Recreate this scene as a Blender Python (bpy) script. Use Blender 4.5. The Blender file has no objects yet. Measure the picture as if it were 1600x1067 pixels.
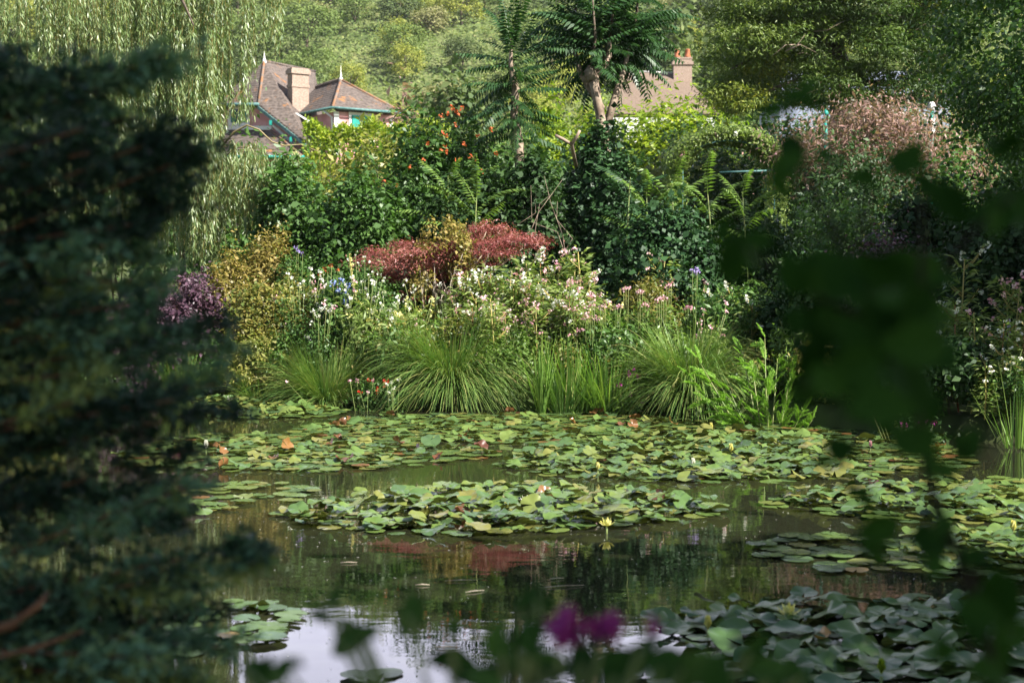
import bpy, math, random
import numpy as np
from mathutils import Vector, Matrix, Euler
R = math.radians
random.seed(7)
C = bpy.data.collections.new('garden'); bpy.context.scene.collection.children.link(C)
SC = bpy.context.scene
# ------------------------------------------------------------------ camera, sky, sun, exposure
CAMH, PITCH, FPX = 1.73, R(2.76), 2222.0
cam = bpy.data.cameras.new('camera'); camo = bpy.data.objects.new('camera', cam); C.objects.link(camo)
cam.lens = 50; cam.sensor_width = 36; cam.clip_start = 0.05; cam.clip_end = 3000
camo.location = (0, 0, CAMH); camo.rotation_euler = (R(90) - PITCH, 0, 0)
cam.dof.use_dof = True; cam.dof.focus_distance = 16.5; cam.dof.aperture_fstop = 3.1
SC.camera = camo
SUN_EL, SUN_AZ = R(43), R(126)          # azimuth clockwise from +Y
TO_SUN = Vector((math.sin(SUN_AZ) * math.cos(SUN_EL), math.cos(SUN_AZ) * math.cos(SUN_EL), math.sin(SUN_EL)))
sl = bpy.data.lights.new('sun', 'SUN'); sl.energy = 5.0; sl.angle = R(0.5); sl.color = (1, .96, .89)
so = bpy.data.objects.new('sun', sl); C.objects.link(so); so.rotation_euler = TO_SUN.to_track_quat('Z', 'Y').to_euler()
w = bpy.data.worlds.new('World'); SC.world = w; w.use_nodes = True
nt = w.node_tree; nt.nodes.clear()
sky = nt.nodes.new('ShaderNodeTexSky'); sky.sky_type = 'NISHITA'; sky.sun_disc = False
sky.sun_elevation = SUN_EL; sky.sun_rotation = SUN_AZ; sky.dust_density = 1.5
tc = nt.nodes.new('ShaderNodeTexCoord'); mp = nt.nodes.new('ShaderNodeMapping'); mp.inputs['Scale'].default_value = (1, 1, 3)
nz = nt.nodes.new('ShaderNodeTexNoise'); nz.inputs['Scale'].default_value = 1.7; nz.inputs['Detail'].default_value = 6
cr = nt.nodes.new('ShaderNodeValToRGB'); cr.color_ramp.elements[0].position = .36; cr.color_ramp.elements[1].position = .52
mx = nt.nodes.new('ShaderNodeMix'); mx.data_type = 'RGBA'; mx.inputs['B'].default_value = (15, 15, 18.5, 1)
bg = nt.nodes.new('ShaderNodeBackground'); bg.inputs['Strength'].default_value = .058
ow = nt.nodes.new('ShaderNodeOutputWorld')
L_ = nt.links.new
L_(tc.outputs['Generated'], mp.inputs['Vector']); L_(mp.outputs[0], nz.inputs['Vector']); L_(nz.outputs['Fac'], cr.inputs[0])
sxyz = nt.nodes.new('ShaderNodeSeparateXYZ'); L_(tc.outputs['Generated'], sxyz.inputs[0])      # cloud bank low over the hill, clear sky behind
mz = nt.nodes.new('ShaderNodeMapRange'); mz.inputs[1].default_value = .62; mz.inputs[2].default_value = .42; L_(sxyz.outputs['Z'], mz.inputs[0])
my = nt.nodes.new('ShaderNodeMapRange'); my.inputs[1].default_value = 0.; my.inputs[2].default_value = .5; L_(sxyz.outputs['Y'], my.inputs[0])
m1 = nt.nodes.new('ShaderNodeMath'); m1.operation = 'MULTIPLY'; L_(mz.outputs[0], m1.inputs[0]); L_(my.outputs[0], m1.inputs[1])
m2 = nt.nodes.new('ShaderNodeMath'); m2.operation = 'MULTIPLY'; L_(m1.outputs[0], m2.inputs[0]); L_(cr.outputs[0], m2.inputs[1])
L_(m2.outputs[0], mx.inputs['Factor']); L_(sky.outputs[0], mx.inputs['A']); L_(mx.outputs['Result'], bg.inputs['Color']); L_(bg.outputs[0], ow.inputs[0])
vs = SC.view_settings; vs.view_transform = 'Standard'; vs.look = 'None'; vs.gamma = 1; vs.exposure = 1.62
SC.cycles.max_bounces = 6; SC.cycles.diffuse_bounces = 3; SC.cycles.transmission_bounces = 3; SC.cycles.glossy_bounces = 3
SC.cycles.sample_clamp_indirect = 6
# ------------------------------------------------------------------ pixel to place
def ray(px, py):
    cx, cy = (px - 800) / FPX, (533.5 - py) / FPX
    f = np.array((0, math.cos(PITCH), -math.sin(PITCH))); u = np.array((0, math.sin(PITCH), math.cos(PITCH)))
    return f + cx * np.array((1., 0, 0)) + cy * u
def at(px, py, d):
    r = ray(px, py); return np.array((0, 0, CAMH)) + r * (d / r[1])
def atw(px, py, z=0.):
    r = ray(px, py); return np.array((0, 0, CAMH)) + r * ((z - CAMH) / r[2])
# ------------------------------------------------------------------ ground heights
BX = [-12, -10.5, -10, -9] + [atw(px, py)[0] for px, py in ((0, 617), (340, 621), (620, 639), (1000, 645), (1250, 664), (1600, 698))] + [7, 8.5, 9, 10]
BY = [-3, 0, 9, 16] + [atw(px, py)[1] for px, py in ((0, 617), (340, 621), (620, 639), (1000, 645), (1250, 664), (1600, 698))] + [10.5, 5, 0, -3]
def bank(x): return np.interp(x, BX, BY)
def ground(x, y):
    x = np.asarray(x, float); y = np.asarray(y, float)
    s = np.maximum(np.maximum(y - bank(x), (1.7 - y)), np.abs(x) - 11)
    t = np.clip((s + .35) / .6, 0, 1); t = t * t * (3 - 2 * t)
    z = -.75 + t * .97
    far = np.maximum(0, y - 22)
    z = z + np.clip(far, 0, 75) * .055 * (y > 22)
    h = np.maximum(0, y - 112)
    hill = .41 * np.minimum(h, 150) - .0 * h + np.clip(h - 150, 0, 60) * .1
    z = z + hill * (h / (h + 12)) + np.sin(x * .03 + 1) * np.clip(h, 0, 60) * .05
    return z
def gz(x, y): return float(ground(x, y))
# ------------------------------------------------------------------ materials
def srgb(r, g, b):
    f = lambda c: (c / 255 / 12.92) if c / 255 <= .04045 else ((c / 255 + .055) / 1.055) ** 2.4
    return (f(r), f(g), f(b), 1)
def newmat(name):
    m = bpy.data.materials.new(name); m.use_nodes = True; n = m.node_tree.nodes; n.clear()
    return m, n, m.node_tree.links.new
def leafmat(name, cols, transl=.35, rough=.45, spec=.35, src='tint', under=None, tcol=1.35):
    m, n, l = newmat(name)
    o = n.new('ShaderNodeOutputMaterial'); p = n.new('ShaderNodeBsdfPrincipled'); t = n.new('ShaderNodeBsdfTranslucent'); mix = n.new('ShaderNodeMixShader')
    ramp = n.new('ShaderNodeValToRGB')
    e = ramp.color_ramp.elements
    while len(e) < len(cols): e.new(.5)
    for i, c in enumerate(cols):
        e[i].position = i / max(1, len(cols) - 1); e[i].color = (*c, 1)
    if src == 'tint':
        a = n.new('ShaderNodeAttribute'); a.attribute_name = 'tint'; l(a.outputs['Fac'], ramp.inputs[0])
    else:
        a = n.new('ShaderNodeObjectInfo'); l(a.outputs['Random'], ramp.inputs[0])
    col = ramp.outputs[0]
    if under:
        g = n.new('ShaderNodeNewGeometry'); mm = n.new('ShaderNodeMix'); mm.data_type = 'RGBA'; mm.inputs['B'].default_value = (*under, 1)
        l(g.outputs['Backfacing'], mm.inputs['Factor']); l(col, mm.inputs['A']); col = mm.outputs['Result']
    l(col, p.inputs['Base Color']); p.inputs['Roughness'].default_value = rough; p.inputs['Specular IOR Level'].default_value = spec
    vm = n.new('ShaderNodeVectorMath'); vm.operation = 'MULTIPLY'; vm.inputs[1].default_value = (tcol, tcol * 1.15, tcol * .55); l(col, vm.inputs[0])
    l(vm.outputs[0], t.inputs['Color'])
    mix.inputs[0].default_value = transl; l(p.outputs[0], mix.inputs[1]); l(t.outputs[0], mix.inputs[2]); l(mix.outputs[0], o.inputs[0])
    return m
def solidmat(name, col, col2=None, scale=8, rough=.8, spec=.3, bump=0, detail=5, lo=.4, hi=.62, col3=None):
    m, n, l = newmat(name)
    o = n.new('ShaderNodeOutputMaterial'); p = n.new('ShaderNodeBsdfPrincipled'); l(p.outputs[0], o.inputs[0])
    p.inputs['Roughness'].default_value = rough; p.inputs['Specular IOR Level'].default_value = spec
    p.inputs['Base Color'].default_value = (*col, 1)
    if col2:
        tcx = n.new('ShaderNodeTexCoord'); z = n.new('ShaderNodeTexNoise'); z.inputs['Scale'].default_value = scale; z.inputs['Detail'].default_value = detail
        l(tcx.outputs['Object'], z.inputs['Vector'])
        r = n.new('ShaderNodeValToRGB'); r.color_ramp.elements[0].position = lo; r.color_ramp.elements[1].position = hi
        r.color_ramp.elements[0].color = (*col, 1); r.color_ramp.elements[1].color = (*col2, 1)
        if col3:
            e = r.color_ramp.elements.new(min(.98, hi + .08)); e.color = (*col3, 1)
        l(z.outputs['Fac'], r.inputs[0]); l(r.outputs[0], p.inputs['Base Color'])
        if bump:
            b = n.new('ShaderNodeBump'); b.inputs['Strength'].default_value = bump; l(z.outputs['Fac'], b.inputs['Height']); l(b.outputs[0], p.inputs['Normal'])
    return m
M = {}
M['bark_pale'] = solidmat('bark_pale', (.30, .23, .17), (.14, .10, .07), 9, bump=.5)
M['bark_dark'] = solidmat('bark_dark', (.06, .045, .03), (.12, .09, .065), 14, bump=.5)
M['bark_red'] = solidmat('bark_red', (.16, .075, .035), (.09, .045, .025), 20, bump=.4)
M['twig'] = solidmat('dark_twig', (.012, .012, .007), (.02, .016, .01), 30, .8, .1)
M['deadwood'] = solidmat('deadwood', (.42, .36, .28), (.25, .2, .15), 10)
M['stem_green'] = solidmat('stem_green', (.10, .15, .035), (.16, .17, .05), 5, rough=.5)
M['stem_red'] = solidmat('stem_red', (.24, .07, .035), (.18, .13, .04), 3, rough=.5)
M['stem_yellow'] = solidmat('stem_yellow', (.34, .27, .08), (.22, .2, .06), 6, rough=.6)
M['stem_straw'] = solidmat('stem_straw', (.26, .21, .10), (.18, .14, .07), 6, rough=.7)
M['willow'] = leafmat('willow_leaf', [(.08, .13, .045), (.14, .20, .07), (.21, .26, .11), (.28, .30, .13)], .3, .42, .5)
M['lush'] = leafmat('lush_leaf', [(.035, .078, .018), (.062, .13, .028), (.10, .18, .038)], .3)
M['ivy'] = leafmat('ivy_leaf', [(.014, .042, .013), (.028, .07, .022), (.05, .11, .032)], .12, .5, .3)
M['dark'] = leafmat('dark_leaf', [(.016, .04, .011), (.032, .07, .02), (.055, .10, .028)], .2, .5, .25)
M['hedge'] = leafmat('hedge_leaf', [(.10, .17, .012), (.19, .26, .016), (.30, .34, .02)], .35)
M['olive'] = leafmat('olive_leaf', [(.09, .13, .028), (.17, .175, .036), (.24, .185, .045), (.13, .19, .04)], .3)
M['golden'] = leafmat('golden_leaf', [(.13, .125, .03), (.22, .18, .045), (.30, .22, .07), (.15, .18, .035)], .3)
M['yellowgreen'] = leafmat('yellowgreen_leaf', [(.11, .15, .03), (.22, .22, .05), (.34, .30, .09)], .35)
M['maple'] = leafmat('maple_leaf', [(.17, .04, .04), (.26, .075, .068), (.33, .135, .11)], .3)
M['purple'] = leafmat('purple_leaf', [(.04, .02, .034), (.08, .04, .06), (.14, .08, .11)], .2)
M['rusty'] = leafmat('rusty_leaf', [(.06, .08, .035), (.18, .11, .09), (.36, .21, .18), (.06, .085, .03)], .3)
M['ailanthus'] = leafmat('ailanthus_leaf', [(.014, .040, .013), (.026, .066, .02), (.045, .10, .027)], .22, .42, .35)  # backlit, shadowed look of the fronds is put into a darker leaf colour
M['sumac'] = leafmat('sumac_leaf', [(.075, .14, .026), (.12, .20, .04), (.18, .26, .055)], .35, .4, .4)
M['sedge'] = leafmat('sedge_blade', [(.07, .15, .035), (.13, .22, .05), (.21, .27, .07), (.34, .31, .12)], .25, .4, .4)
M['iris'] = leafmat('iris_blade', [(.08, .17, .03), (.13, .22, .04), (.20, .28, .055)], .3, .4, .4)
M['lime'] = leafmat('lime_needles', [(.11, .22, .03), (.18, .33, .045), (.27, .42, .07)], .4, .5, .2)
M['balsam'] = leafmat('balsam_leaf', [(.10, .16, .04), (.17, .23, .06), (.26, .31, .10)], .35)
M['yew'] = leafmat('yew_needles', [(.035, .07, .02), (.08, .13, .025), (.15, .19, .035), (.30, .30, .03)], .25, .5, .25)
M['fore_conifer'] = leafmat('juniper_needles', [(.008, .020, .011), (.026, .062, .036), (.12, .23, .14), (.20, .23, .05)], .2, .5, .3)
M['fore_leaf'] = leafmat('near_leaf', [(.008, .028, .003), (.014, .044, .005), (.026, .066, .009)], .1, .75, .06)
M['hill'] = leafmat('hill_leaf', [(.085, .13, .04), (.14, .19, .055), (.20, .245, .075)], .25, .7, .1)
M['scrub'] = leafmat('scrub_leaf', [(.07, .11, .035), (.12, .165, .05), (.17, .20, .065), (.23, .23, .10)], .25, .7, .1)
M['hill_dark'] = leafmat('hill_leaf_dark', [(.065, .10, .042), (.10, .135, .05), (.15, .18, .07)], .25, .7, .1)
M['hill_tan'] = leafmat('hill_leaf_tan', [(.17, .18, .08), (.23, .225, .10), (.29, .27, .13)], .25, .7, .1)
M['hill_yellow'] = leafmat('hill_leaf_yellow', [(.19, .225, .05), (.27, .285, .06), (.34, .33, .08)], .3, .7, .1)
M['petal_white'] = leafmat('petal_white', [(.72, .70, .62), (.82, .80, .76)], .3, .5, .2, tcol=.9)
M['petal_pink'] = leafmat('petal_pink', [(.60, .24, .34), (.70, .40, .46), (.78, .60, .60)], .3, .5, .2, tcol=.9)
M['petal_magenta'] = leafmat('petal_magenta', [(.26, .025, .18), (.38, .05, .27)], .3, .5, .2, tcol=.9)
M['petal_red'] = leafmat('petal_red', [(.60, .02, .012), (.70, .05, .03)], .25, .5, .2, tcol=.9)
M['petal_orange'] = leafmat('petal_orange', [(.50, .10, .035), (.58, .16, .06)], .3, .5, .2, tcol=.9)
M['petal_blue'] = leafmat('petal_blue', [(.16, .22, .55), (.30, .36, .65)], .25, .5, .2, tcol=.9)
M['petal_mauve'] = leafmat('petal_mauve', [(.34, .26, .60), (.48, .38, .70)], .25, .5, .2, tcol=.9)
M['petal_yellow'] = leafmat('petal_yellow', [(.62, .55, .12), (.74, .70, .34)], .25, .5, .2, tcol=.9)
M['pad'] = leafmat('lily_pad_leaf', [(.045, .085, .03), (.065, .12, .03), (.095, .15, .035), (.055, .105, .045)], .14, .3, .32, 'obj', (.085, .095, .03))
M['pad_tint'] = leafmat('lily_pad_raft_leaf', [(.055, .095, .04), (.075, .13, .035), (.11, .165, .038), (.16, .15, .04)], .12, .25, .42, 'tint', (.10, .11, .03))
M['pad_brown'] = leafmat('lily_pad_brown', [(.12, .045, .02), (.20, .10, .03), (.09, .035, .025)], .15, .3, .5, 'tint')
M['pad_dead'] = leafmat('lily_pad_dead', [(.34, .22, .05), (.28, .13, .04)], .2, .3, .5, 'obj')
# ------------------------------------------------------------------ objects
def tag(o, label=None, cat=None, group=None, kind=None):
    if label: o['label'] = label
    if cat: o['category'] = cat
    if group: o['group'] = group
    if kind: o['kind'] = kind
    return o
def thing(name, label, cat, loc, group=None):
    o = bpy.data.objects.new(name, None); C.objects.link(o); o.location = [float(v) for v in loc]; o.empty_display_size = .1
    return tag(o, label, cat, group)
def wloc(o):
    v = Vector((0, 0, 0))
    while o: v += o.location; o = o.parent
    return np.array(v)
def link(name, me, parent=None, mat=None):
    o = bpy.data.objects.new(name, me); C.objects.link(o)
    if parent: o.parent = parent
    if mat: me.materials.append(mat)
    return o
def copy_tree(o, parent=None):
    c = o.copy(); C.objects.link(c)
    if parent: c.parent = parent
    for ch in list(o.children): copy_tree(ch, c)
    return c
class MB:
    def __init__(s): s.v = []; s.f = []
    def tube(s, pts, rad, n=6):
        pts = [np.array(p, float) for p in pts]; b = len(s.v)
        if np.isscalar(rad): rad = [rad] * len(pts)
        for i, p in enumerate(pts):
            d = pts[min(i + 1, len(pts) - 1)] - pts[max(i - 1, 0)]; d = d / (np.linalg.norm(d) + 1e-9)
            a = np.cross(d, (0.31, .2, .93) if abs(d[2]) < .9 else (1, 0.1, 0)); a /= np.linalg.norm(a); c = np.cross(d, a)
            for k in range(n):
                t = 2 * math.pi * k / n; s.v.append(p + rad[i] * (math.cos(t) * a + math.sin(t) * c))
        for i in range(len(pts) - 1):
            for k in range(n):
                k2 = (k + 1) % n; s.f.append((b + i * n + k, b + i * n + k2, b + (i + 1) * n + k2, b + (i + 1) * n + k))
        s.f.append(tuple(b + k for k in range(n))[::-1]); s.f.append(tuple(b + (len(pts) - 1) * n + k for k in range(n)))
        return s
    def slab(s, pts, th, up=None):
        pts = [np.array(p, float) for p in pts]; b = len(s.v); n = len(pts)
        nn = np.cross(pts[1] - pts[0], pts[2] - pts[0]); nn /= np.linalg.norm(nn)
        if up is not None and np.dot(nn, up) < 0: pts = pts[::-1]; nn = -nn
        s.v += pts + [p - nn * th for p in pts]
        s.f.append(tuple(range(b, b + n))); s.f.append(tuple(range(b + n, b + 2 * n))[::-1])
        for i in range(n):
            j = (i + 1) % n; s.f.append((b + j, b + i, b + n + i, b + n + j))
        return s
    def box(s, c, size, ax=None):
        c = np.array(c, float); ax = np.eye(3) if ax is None else ax; b = len(s.v)
        for sx in (-1, 1):
            for sy in (-1, 1):
                for sz in (-1, 1): s.v.append(c + ax[0] * sx * size[0] / 2 + ax[1] * sy * size[1] / 2 + ax[2] * sz * size[2] / 2)
        for q in ((0, 1, 3, 2), (4, 6, 7, 5), (0, 4, 5, 1), (2, 3, 7, 6), (0, 2, 6, 4), (1, 5, 7, 3)): s.f.append(tuple(b + i for i in q))
        return s
    def lathe(s, c, prof, n=12):
        b = len(s.v)
        for r, z in prof:
            for k in range(n): s.v.append(np.array(c, float) + (r * math.cos(2 * math.pi * k / n), r * math.sin(2 * math.pi * k / n), z))
        for i in range(len(prof) - 1):
            for k in range(n):
                k2 = (k + 1) % n; s.f.append((b + i * n + k, b + i * n + k2, b + (i + 1) * n + k2, b + (i + 1) * n + k))
        return s
    def build(s, name, mat, parent=None, smooth=True):
        o0 = wloc(parent) if parent else np.zeros(3)
        me = bpy.data.meshes.new(name); me.from_pydata([tuple(v - o0) for v in s.v], [], s.f)
        if smooth: me.shade_smooth()
        me.update(); return link(name, me, parent, mat)
def norm(a): return a / (np.linalg.norm(a, axis=-1, keepdims=True) + 1e-9)
def quadmesh(name, V, tint):
    n = len(V); me = bpy.data.meshes.new(name)
    me.vertices.add(4 * n); me.vertices.foreach_set('co', np.ascontiguousarray(V, np.float32).reshape(-1))
    me.loops.add(4 * n); me.loops.foreach_set('vertex_index', np.arange(4 * n, dtype=np.int32))
    me.polygons.add(n); me.polygons.foreach_set('loop_start', np.arange(n, dtype=np.int32) * 4)
    a = me.attributes.new('tint', 'FLOAT', 'POINT'); a.data.foreach_set('value', np.repeat(np.asarray(tint, np.float32), 4))
    me.update(calc_edges=True); return me
def leafquads(P, D, N, L, W, droop=.12, fold=.12, wide=.45):
    n = len(P); L = np.broadcast_to(np.asarray(L, float), (n,))[:, None]; W = np.broadcast_to(np.asarray(W, float), (n,))[:, None]
    D = norm(D); S = norm(np.cross(D, N)); N = np.cross(S, D)
    m = P + D * L * wide + N * W * fold
    return np.stack([P, m + S * W * .5, P + D * L - N * L * droop, m - S * W * .5], 1)
def stripquads(paths, wid, side):
    # paths n,k,3 ; wid n,k ; side n,3
    a = paths - side[:, None, :] * wid[..., None] * .5; b = paths + side[:, None, :] * wid[..., None] * .5
    q = np.stack([a[:, :-1], b[:, :-1], b[:, 1:], a[:, 1:]], 2)
    return q.reshape(-1, 4, 3), paths.shape[1] - 1
def addquads(name, V, tint, mat, parent=None):
    o0 = wloc(parent) if parent else np.zeros(3)
    return link(name, quadmesh(name, V - o0, tint), parent, mat)
UP = np.array((0, 0, 1.))
def cloud(rng, n, c, r, clumps=30, spread=.3, inner=.45, low=-.5, up=.5, rand=.7, hang=0., flat=.75):
    c = np.array(c, float); r = np.array(r, float)
    d = norm(rng.normal(size=(clumps * 3, 3))); d = d[d[:, 2] > low][:clumps]; k = len(d)
    f = rng.uniform(inner, 1, k) ** .7
    cc = d * f[:, None] * r; cs = rng.uniform(.6, 1.3, k)
    i = rng.integers(0, k, n)
    off = rng.normal(size=(n, 3)) * spread * cs[i][:, None] * r * (1, 1, flat)
    loc = cc[i] + off
    P = c + loc
    out = norm(.5 * norm(loc / r) + .6 * norm(off + 1e-6))
    N = norm(out * .8 + UP * up + rng.normal(size=(n, 3)) * rand)
    D = rng.normal(size=(n, 3)) + out * .6 - UP * hang; D = norm(D - N * (D * N).sum(1, keepdims=True))
    ct = rng.normal(0, .16, k)
    tint = np.clip(.45 + ct[i] + rng.normal(0, .2, n), 0, 1)
    return P, D, N, tint
def stems(rng, base, crown_c, crown_r, mat, parent, n=6, rad=.02, name='stem', spread=.15):
    m = MB()
    for i in range(n):
        a = rng.uniform(0, 6.28); rr = rng.uniform(.2, .75)
        tip = np.array(crown_c) + np.array(crown_r) * (math.cos(a) * rr, math.sin(a) * rr, rng.uniform(-.1, .7))
        b = np.array(base) + (rng.normal() * spread, rng.normal() * spread, -.05)
        mid = (b + tip) / 2 + rng.normal(size=3) * .08 * np.linalg.norm(tip - b) + UP * .1 * np.linalg.norm(tip - b)
        m.tube([b, (b * .6 + mid * .4) + rng.normal(size=3) * .02, mid, (mid + tip) / 2 + rng.normal(size=3) * .03, tip], [rad, rad * .85, rad * .65, rad * .45, rad * .2], 5)
    return m.build(name, mat, parent)
SEED = [100]
def RNG(): SEED[0] += 1; return np.random.default_rng(SEED[0])
def shrub(name, label, cat, x0, x1, ytop, d, mat, L, W, n, depth=.8, group=None, bark='bark_dark', nst=6, strad=.018, stemname='stem', zbase=None, **kw):
    """a bush standing on the ground at distance d, crown between the pixel columns x0..x1 with its top on pixel row ytop"""
    rng = RNG(); px = (x0 + x1) / 2; rx = (x1 - x0) / 2 * d / FPX
    top = at(px, ytop, d); g = gz(top[0], d) if zbase is None else zbase; h = max(.25, top[2] - g)
    t = thing(name, label, cat, (top[0], d, g), group)
    c = (top[0], d, g + h * .48); r = (rx * .88, rx * depth, h * .47)
    P, D, N, ti = cloud(rng, n, c, r, **kw)
    P[:, 2] = np.maximum(P[:, 2], g + .01 + rng.uniform(0, .1, len(P)))
    Ls = L * np.clip(rng.lognormal(0, .38, n), .4, 2.1)
    addquads('foliage', leafquads(P, D, N, Ls, W * Ls / L * rng.uniform(.75, 1.25, n)), ti, M[mat], t)
    if nst: stems(rng, (top[0], d, g), c, r, M[bark], t, nst, strad, stemname)
    return t, rng, c, r
def petals(name, rng, pts, size, mat, parent, per=7, rad=.03):
    """one flower cluster of many petals at each of pts, each its own mesh"""
    for p in pts: 
        d = norm(rng.normal(size=(per, 3)) + UP * .2); P = np.array(p) + d * rad * rng.uniform(.3, 1, (per, 1))
        N = norm(d + rng.normal(size=(per, 3)) * .5); D = norm(np.cross(N, rng.normal(size=(per, 3))))
        addquads(name, leafquads(P - D * size * .5, D, N, size * rng.uniform(.7, 1.2, per), size * .8, .05, .1, .55), rng.random(per), M[mat], parent)
# ------------------------------------------------------------------ terrain, water
def grid(name, xs, ys, zf, mat, kind='structure'):
    X, Y = np.meshgrid(xs, ys); Z = zf(X, Y); nx, ny = len(xs), len(ys)
    v = np.stack([X, Y, Z], -1).reshape(-1, 3)
    i = (np.arange(ny - 1)[:, None] * nx + np.arange(nx - 1)[None]).reshape(-1)
    f = np.stack([i, i + 1, i + nx + 1, i + nx], 1)
    me = bpy.data.meshes.new(name); me.from_pydata(v.tolist(), [], f.tolist()); me.shade_smooth(); me.update()
    return tag(link(name, me, None, mat), kind=kind)
M['soil'] = solidmat('soil', (.035, .028, .018), (.05, .075, .02), 1.3, .95, bump=.3)
gm, n, l = newmat('garden_ground')
o = n.new('ShaderNodeOutputMaterial'); p = n.new('ShaderNodeBsdfPrincipled'); l(p.outputs[0], o.inputs[0]); p.inputs['Roughness'].default_value = .95; p.inputs['Specular IOR Level'].default_value = .1
g = n.new('ShaderNodeNewGeometry'); z1 = n.new('ShaderNodeTexNoise'); z1.inputs['Scale'].default_value = .35; z1.inputs['Detail'].default_value = 8; l(g.outputs['Position'], z1.inputs['Vector'])
r1 = n.new('ShaderNodeValToRGB'); r1.color_ramp.elements[0].position = .35; r1.color_ramp.elements[1].position = .7
r1.color_ramp.elements[0].color = (.032, .03, .016, 1); r1.color_ramp.elements[1].color = (.07, .11, .025, 1); l(z1.outputs['Fac'], r1.inputs[0])
r2 = n.new('ShaderNodeValToRGB'); r2.color_ramp.elements[0].color = (.07, .10, .032, 1); r2.color_ramp.elements[1].color = (.15, .165, .065, 1); r2.color_ramp.elements[0].position = .3; r2.color_ramp.elements[1].position = .7
z2 = n.new('ShaderNodeTexNoise'); z2.inputs['Scale'].default_value = .12; z2.inputs['Detail'].default_value = 10; l(g.outputs['Position'], z2.inputs['Vector']); l(z2.outputs['Fac'], r2.inputs[0])
sx = n.new('ShaderNodeSeparateXYZ'); l(g.outputs['Position'], sx.inputs[0]); mr = n.new('ShaderNodeMapRange'); mr.inputs[1].default_value = 28; mr.inputs[2].default_value = 110; l(sx.outputs['Y'], mr.inputs[0])
mm = n.new('ShaderNodeMix'); mm.data_type = 'RGBA'; l(mr.outputs[0], mm.inputs['Factor']); l(r1.outputs[0], mm.inputs['A']); l(r2.outputs[0], mm.inputs['B']); l(mm.outputs['Result'], p.inputs['Base Color'])
xs = np.concatenate([np.linspace(-600, -40, 57)[:-1], np.linspace(-40, -12, 29)[:-1], np.arange(-12, 12, .25), np.linspace(12, 40, 29), np.linspace(40, 600, 57)[1:]])
ys = np.concatenate([np.linspace(-60, -6, 28)[:-1], np.arange(-6, 28, .25), np.linspace(28, 110, 83), np.linspace(110, 340, 116)[1:], np.linspace(340, 700, 37)[1:]])
grid('ground', xs, ys, ground, gm)
wm, n, l = newmat('pond_water')
o = n.new('ShaderNodeOutputMaterial'); p = n.new('ShaderNodeBsdfPrincipled'); l(p.outputs[0], o.inputs[0])
p.inputs['Base Color'].default_value = (.016, .017, .009, 1); p.inputs['Roughness'].default_value = .012; p.inputs['IOR'].default_value = 1.5
g = n.new('ShaderNodeNewGeometry'); mp = n.new('ShaderNodeMapping'); mp.inputs['Scale'].default_value = (1, 2.2, 1); l(g.outputs['Position'], mp.inputs['Vector'])
z1 = n.new('ShaderNodeTexNoise'); z1.inputs['Scale'].default_value = 3.2; z1.inputs['Detail'].default_value = 3; l(mp.outputs[0], z1.inputs['Vector'])
b = n.new('ShaderNodeBump'); b.inputs['Strength'].default_value = .016; b.inputs['Distance'].default_value = .05; l(z1.outputs['Fac'], b.inputs['Height']); l(b.outputs[0], p.inputs['Normal'])
M['water'] = wm
grid('water', np.linspace(-12, 12, 25), np.linspace(-2, 23, 26), lambda x, y: x * 0, wm)
# ------------------------------------------------------------------ hillside
def hilltree(mat, n, rng, h=6., wd=2.6, trunk=True):
    t = thing('hillside_tree', 'green tree', 'tree', (0, 0, 0))
    P, D, N, ti = cloud(rng, n, (0, 0, h * .55), (wd, wd, h * .43), clumps=34, spread=.2, inner=.5, low=-.7, up=.6, rand=.6)
    addquads('crown', leafquads(P, D, N, rng.uniform(.17, .40, n), rng.uniform(.11, .22, n)), ti, M[mat], t)
    m = MB(); m.tube([(0, 0, -.5), (rng.normal() * .1, 0, h * .3), (rng.normal() * .2, 0, h * .7)], [.16, .12, .05], 5)
    for k in range(4):
        a = rng.uniform(0, 6.28); m.tube([(0, 0, h * .3), (math.cos(a) * wd * .3, math.sin(a) * wd * .3, h * .55), (math.cos(a) * wd * .6, math.sin(a) * wd * .6, h * .75)], [.07, .05, .02], 4)
    m.build('trunk', M['bark_dark'], t); return t
HK = [('hill', 'mid green tree among the scrub on the wooded hillside', 'green hillside trees', 3200, 6, 2.7),
      ('hill_dark', 'dark green bushy tree on the wooded hillside', 'dark hillside trees', 3000, 5, 2.3),
      ('hill_tan', 'dry tan grey shrub on the wooded hillside', 'dry hillside shrubs', 2300, 3.6, 1.9),
      ('hill_yellow', 'bright yellow green tree on the wooded hillside', 'yellow green hillside trees', 3200, 6, 2.5)]
hr = RNG(); protos = [[hilltree(k[0], k[3], hr, k[4], k[5]) for _ in range(2)] for k in HK]
spots = []
tries = 0
while len(spots) < 290 and tries < 20000:
    tries += 1
    y = 116 + 118 * hr.random() ** .8; x = hr.uniform(-.40, .40) * y
    if all((x - a) ** 2 + ((y - b_) * .8) ** 2 > (3.2 if y > 150 else 3.6) ** 2 for a, b_, *_ in spots): spots.append((x, y))
used = set()
for x, y in spots:
    k = hr.choice(4, p=[.42, .27, .14, .17]); j = int(hr.integers(2))
    pr = protos[k][j]; o = pr if (k, j) not in used else copy_tree(pr); used.add((k, j))
    tag(o, HK[k][1], 'shrub' if k == 2 else 'tree', HK[k][2]); o.location = (x, y, gz(x, y) - .2)
    s = hr.uniform(.7, 1.3); o.scale = (s * hr.uniform(.9, 1.2), s, s * hr.uniform(.8, 1.15)); o.rotation_euler.z = hr.uniform(0, 6.28)
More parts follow.
